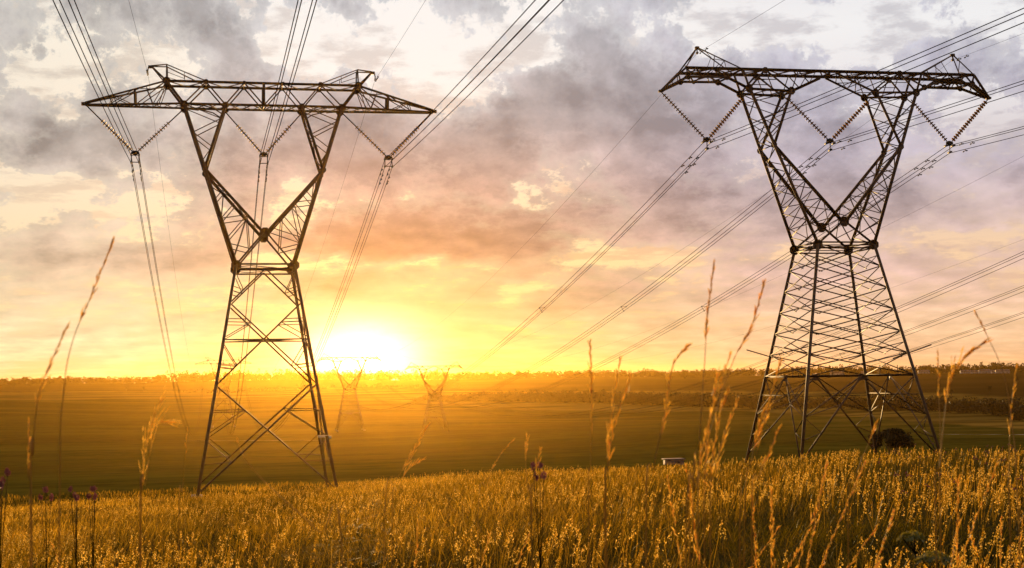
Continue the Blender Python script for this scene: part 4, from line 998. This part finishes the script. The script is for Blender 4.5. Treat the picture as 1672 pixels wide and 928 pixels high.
STALKS = [
(((-0.918,2.856,8.930),(-0.912,2.858,9.175),(-0.896,2.863,9.286),(-0.859,2.874,9.386),(-0.819,2.886,9.497)), .34, 130, .013, .007, 'tallest stalk at the left, its thin seed head bending right high against the sky'),
(((-0.841,2.460,8.957),(-0.837,2.461,9.084),(-0.830,2.464,9.179),(-0.809,2.471,9.243),(-0.786,2.478,9.302)), .45, 90, .012, .008, 'blurred golden stalk left of the tallest left stalk'),
(((-1.097,3.218,8.883),(-1.105,3.215,8.993),(-1.103,3.216,9.118)), .3, 70, .010, .007, 'short upright stalk at the far left below the skyline'),
(((-1.024,3.867,8.814),(-1.018,3.868,8.913),(-1.006,3.872,9.045),(-0.971,3.880,9.153)), .5, 170, .012, .028, 'feathery golden stalk left of the sunlit pylon legs'),
(((-1.021,3.867,8.814),(-1.009,3.871,8.929),(-0.987,3.876,9.078),(-0.950,3.885,9.094)), .4, 110, .012, .022, 'lower feathery stalk drooping right beside the feathery golden one'),
(((-1.155,4.865,8.712),(-1.143,4.868,8.836),(-1.126,4.872,9.045)), .2, 40, .010, .006, 'thin greenish stalk just left of the sunlit pylon'),
(((-0.415,4.481,8.739),(-0.381,4.484,8.872),(-0.341,4.487,8.939),(-0.278,4.491,9.048)), .35, 80, .014, .012, 'stalk arching right with golden tip, right of the sunlit pylon'),
(((-0.479,5.479,8.636),(-0.454,5.481,8.776),(-0.410,5.485,8.857),(-0.358,5.488,8.891)), .4, 80, .014, .014, 'low arching stalk under the one with the golden tip'),
(((-0.135,4.998,8.680),(-0.101,4.999,8.829),(-0.063,5.000,8.914),(-0.010,5.000,8.978)), .4, 60, .012, .008, 'slender stalk leaning right in front of the dark mid field'),
(((0.045,4.200,8.742),(0.036,4.200,8.868),(0.031,4.200,8.959),(0.036,4.200,9.020)), .3, 60, .012, .012, 'forked stalk, its upright branch, left of centre in the grass'),
(((0.045,4.200,8.742),(0.055,4.200,8.868),(0.059,4.200,8.922),(0.075,4.199,8.985)), .3, 60, .012, .012, 'forked stalk, its right-leaning branch, in the grass'),
(((0.163,3.196,8.836),(0.170,3.196,9.000),(0.176,3.195,9.165),(0.174,3.195,9.276)), .42, 110, .013, .009, 'straight upright blurred stalk in the middle of the picture'),
(((0.214,3.393,8.813),(0.221,3.393,8.987),(0.232,3.392,9.104),(0.257,3.390,9.242)), .5, 120, .013, .013, 'branching stalk with tip above the skyline, right of the straight upright one'),
(((0.211,3.393,8.813),(0.224,3.393,8.987),(0.241,3.391,9.089),(0.278,3.389,9.191)), .5, 110, .013, .013, 'right-hand twin of the branching stalk, leaning outward'),
(((0.272,2.988,8.858),(0.293,2.986,9.011),(0.317,2.983,9.113),(0.336,2.981,9.216),(0.368,2.977,9.259)), .5, 130, .013, .010, 'curving stalk with drooping tip left of the dense clump'),
(((0.370,2.977,8.857),(0.388,2.975,9.061),(0.402,2.973,9.215),(0.411,2.972,9.318),(0.428,2.969,9.434)), .30, 130, .014, .006, 'tallest stalk of the dense clump, dark narrow head against the sky'),
(((0.390,3.277,8.823),(0.437,3.271,9.019),(0.505,3.261,9.222),(0.553,3.253,9.313),(0.582,3.248,9.409)), .36, 140, .014, .008, 'tall right-leaning stalk of the dense clump with reddish split head'),
(((0.405,3.174,8.834),(0.422,3.172,8.970),(0.436,3.170,9.079),(0.458,3.167,9.202)), .55, 150, .013, .014, 'golden stalk in the dense clump, ending just above the skyline'),
(((0.419,3.172,8.834),(0.436,3.170,8.970),(0.455,3.167,9.092),(0.478,3.164,9.160)), .55, 150, .013, .014, 'golden stalk in the dense clump, ending at the skyline'),
(((0.486,3.567,8.788),(0.502,3.565,8.941),(0.523,3.562,9.033),(0.563,3.556,9.132)), .5, 110, .013, .012, 'stalk leaning out of the right side of the dense clump'),
(((0.350,2.879,8.869),(0.365,2.877,8.967),(0.385,2.874,9.065),(0.440,2.866,9.238)), .45, 130, .013, .012, 'stalk crossing the dense clump from lower left to upper right'),
(((0.537,3.357,8.811),(0.572,3.351,9.012),(0.594,3.348,9.098),(0.632,3.341,9.225)), .5, 140, .013, .011, 'bright stalk crossing the left leg of the latticed pylon'),
(((0.555,3.354,8.811),(0.576,3.351,8.955),(0.600,3.347,9.012),(0.624,3.342,9.069)), .45, 100, .013, .009, 'low golden stalk at the foot of the latticed pylon, left leg'),
(((0.527,3.359,8.811),(0.557,3.354,8.984),(0.577,3.351,9.070),(0.595,3.348,9.120)), .45, 100, .013, .010, 'golden stalk left of the bright one at the latticed pylon'),
(((0.905,3.070,8.837),(0.918,3.065,8.995),(0.940,3.059,9.153),(0.969,3.050,9.219),(1.012,3.036,9.257)), .45, 160, .014, .014, 'stout feathery stalk bending right, right of the latticed pylon'),
(((1.133,3.205,8.818),(1.127,3.208,9.079),(1.112,3.213,9.197),(1.084,3.222,9.277),(1.061,3.230,9.334)), .2, 50, .011, .004, 'dark thin stalk leaning left at the far right edge'),
(((0.971,3.258,8.815),(0.978,3.256,9.010),(0.979,3.256,9.136),(0.980,3.256,9.242)), .25, 60, .011, .006, 'thin vertical stalk left of the stout feathery one'),
(((1.246,3.590,8.773),(1.250,3.588,8.957),(1.261,3.585,9.111),(1.276,3.579,9.204)), .4, 90, .012, .009, 'stalk at the extreme right edge of the meadow'),
(((-0.339,2.779,8.838),(-0.386,2.773,8.907),(-0.484,2.758,9.003),(-0.522,2.751,9.049),(-0.538,2.748,9.085)), .04, 8, .006, .003, 'broken bare stalk leaning left in front of the sunlit pylon'),
(((0.908,3.896,8.744),(0.934,3.889,8.911),(0.972,3.880,9.011),(0.993,3.875,9.061)), .3, 60, .012, .008, 'bare pale stalk in front of the dark bush'),
]
for i, (p, hd, dn, ss, sp_, lb) in enumerate(STALKS): stalk(p, hd, int(dn * 1.5), ss * 0.52, sp_ * 0.75, lb, 100 + i, 0.0015, (0.3, 1.0))

ge_ = np.random.default_rng(41)
def extra(az0, az1, r0, r1, h0, h1, label, seed):
    a = rad(ge_.uniform(az0, az1)); r = ge_.uniform(r0, r1); x, y = r * math.sin(a), r * math.cos(a); z0 = gz(x, y); H = ge_.uniform(h0, h1)
    lx, ly = ge_.normal(0.10, 0.13), ge_.normal(0, 0.08)
    pts = [(x + lx * t ** 2 * H, y + ly * t ** 2 * H, z0 + H * (t - 0.06 * t * t)) for t in (0.35, 0.6, 0.8, 1.0)]
    o = stalk(pts, ge_.uniform(.22, .4), int(ge_.uniform(120, 200)), ge_.uniform(.007, .010), ge_.uniform(.005, .010), label, seed, 0.0015, (0.5, 1.0)); return o
for i in range(26): extra(6.5, 10.8, 3.2, 4.8, 1.1, 1.7, 'thin golden stalk in the dense clump left of the latticed pylon', 300 + i)
for i in range(12): extra(14.5, 20, 3.8, 5.5, 1.1, 1.6, 'thin golden stalk right of the latticed pylon', 340 + i)
for i in range(14): extra(-4.5, 6, 4.2, 6.5, 1.0, 1.5, 'thin golden stalk in the middle of the meadow edge', 360 + i)
for i in range(10): extra(-20, -8, 4.0, 6.0, 1.0, 1.5, 'thin golden stalk in the left part of the meadow', 380 + i)

# ------------------------------------------------------------------ flowers
def verbena(h, seed):
    g = np.random.default_rng(seed); root = empty('purple_flower')
    b = Bars(); tops = []
    b.tube([(0, 0, -0.03), (0.01, 0, h * 0.7)], 0.003, 5, 0.002)
    for i in range(4):
        a = g.uniform(0, 2 * PI); r = 0.03 if i else 0.0; tp = np.array([r * math.cos(a), r * math.sin(a), h * (0.95 + 0.05 * g.random())]); tops.append(tp)
        b.tube([(0.01, 0, h * 0.7), lerp((0.01, 0, h * .7), tp, .6) , tp], 0.002, 4, 0.0015)
    me = mesh_from('stem', np.concatenate(b.V), b.Q, b.T, tint=np.full(b.n, .1)); link('stem', me, root, M_GRASS)
    for tp in tops:
        V2, F2, T2 = leaf_cloud([(tp[0], tp[1], tp[2], .012, .012, .009)], 44, .005, int(g.integers(1e9)))
        link('flower_head', mesh_from('flower_head', V2, F2, tint=T2), root, M_PURPLE)
    return root
pv = [verbena(0.85, 1), verbena(0.9, 2)]
FL = [(-2.648, 8, 8.62, 'purple flower cluster at the left, lowest of three above the grass edge'), (-2.486, 8, 8.64, 'purple flower cluster at the left, middle of three above the grass edge'), (-2.39, 8, 8.62, 'purple flower cluster at the left, rightmost of three above the grass edge'), (-2.17, 6, 8.86, 'purple flower cluster cut by the left picture edge'), (0.105, 6, 8.83, 'purple flower cluster in the grass left of the pale hut')]
fi = 0
def flower(x, y, ztop, lb, grp):
    global fi
    if fi < 2: o = pv[fi]
    else: o = copy_tree(pv[fi % 2])
    h = 0.85 if fi % 2 == 0 else 0.9; fi += 1
    z = gz(x, y); s_ = max(0.4, (ztop - z) / h); o.location = (x, y, z); o.scale = (1, 1, s_) ; o.rotation_euler = (0, 0, rng.uniform(0, 6)); tag(o, lb, 'flower', grp)
for x, y, zt_, lb in FL: flower(x, y, zt_, lb, 'single purple flower clusters')
for i in range(46):
    a = rng.uniform(13.8, 20.3); r = rng.uniform(16, 48); x, y = at(a, r)
    flower(x, y, gz(x, y) + rng.uniform(0.8, 1.05), 'purple flower in the patch at the right edge of the meadow', 'purple flowers right of the latticed pylon')
def umbel(seed, h, r):
    g = np.random.default_rng(seed); root = empty('umbel_plant')
    b = Bars(); b.tube([(0, 0, -0.03), (0.01, 0, h - .08)], 0.005, 5, 0.003)
    for i in range(14):
        a = i * 2.4; q = r * math.sqrt((i + .5) / 14); b.tube([(0.01, 0, h - .08), (q * math.cos(a), q * math.sin(a), h - .008)], 0.0018, 4)
    link('stem', mesh_from('stem', np.concatenate(b.V), b.Q, b.T, tint=np.full(b.n, .1)), root, M_GRASS)
    V2, F2, T2 = leaf_cloud([(0, 0, h, r, r, .012)], 420, .007, seed); V2[:, 2] += -0.35 * (V2[:, 0] ** 2 + V2[:, 1] ** 2) / r
    link('flower_head', mesh_from('flower_head', V2, F2, tint=T2), root, M_UMBEL)
    return root
for x, y, z, lb, r in ((1.53, 5.5, 8.57, 'flat green umbel at the lower right, the upper of two', .055), (1.465, 5.0, 8.555, 'flat green umbel at the lower right, the lower of two', .065)):
    z0 = gz(x, y); o = umbel(int(x * 100), z - z0, r); o.location = (x, y, z0); tag(o, lb, 'umbel plant', 'green umbels')

# ------------------------------------------------------------------ air: evening haze
m = bpy.data.materials.new('evening_haze'); m.use_nodes = True; m.node_tree.nodes.clear(); k = N(m.node_tree)
o_ = k.node('ShaderNodeOutputMaterial'); pv_ = k.node('ShaderNodeVolumePrincipled')
pv_.inputs['Color'].default_value = (1.0, 0.54, 0.08, 1); pv_.inputs['Density'].default_value = 0.00004; pv_.inputs['Anisotropy'].default_value = 0.87
k.l.new(pv_.outputs[0], o_.inputs['Volume'])
zlo = float(GZ.min()) - 1.0; zhi = CAMZ + 35.5
b = Bars(); b.box((0, 0, (zlo + zhi) / 2), (6200, 0, 0), (0, 6200, 0), (0, 0, (zhi - zlo) / 2))
hz = b.build('haze', m); tag(hz, 'warm evening haze filling the valley', 'haze', kind='stuff')
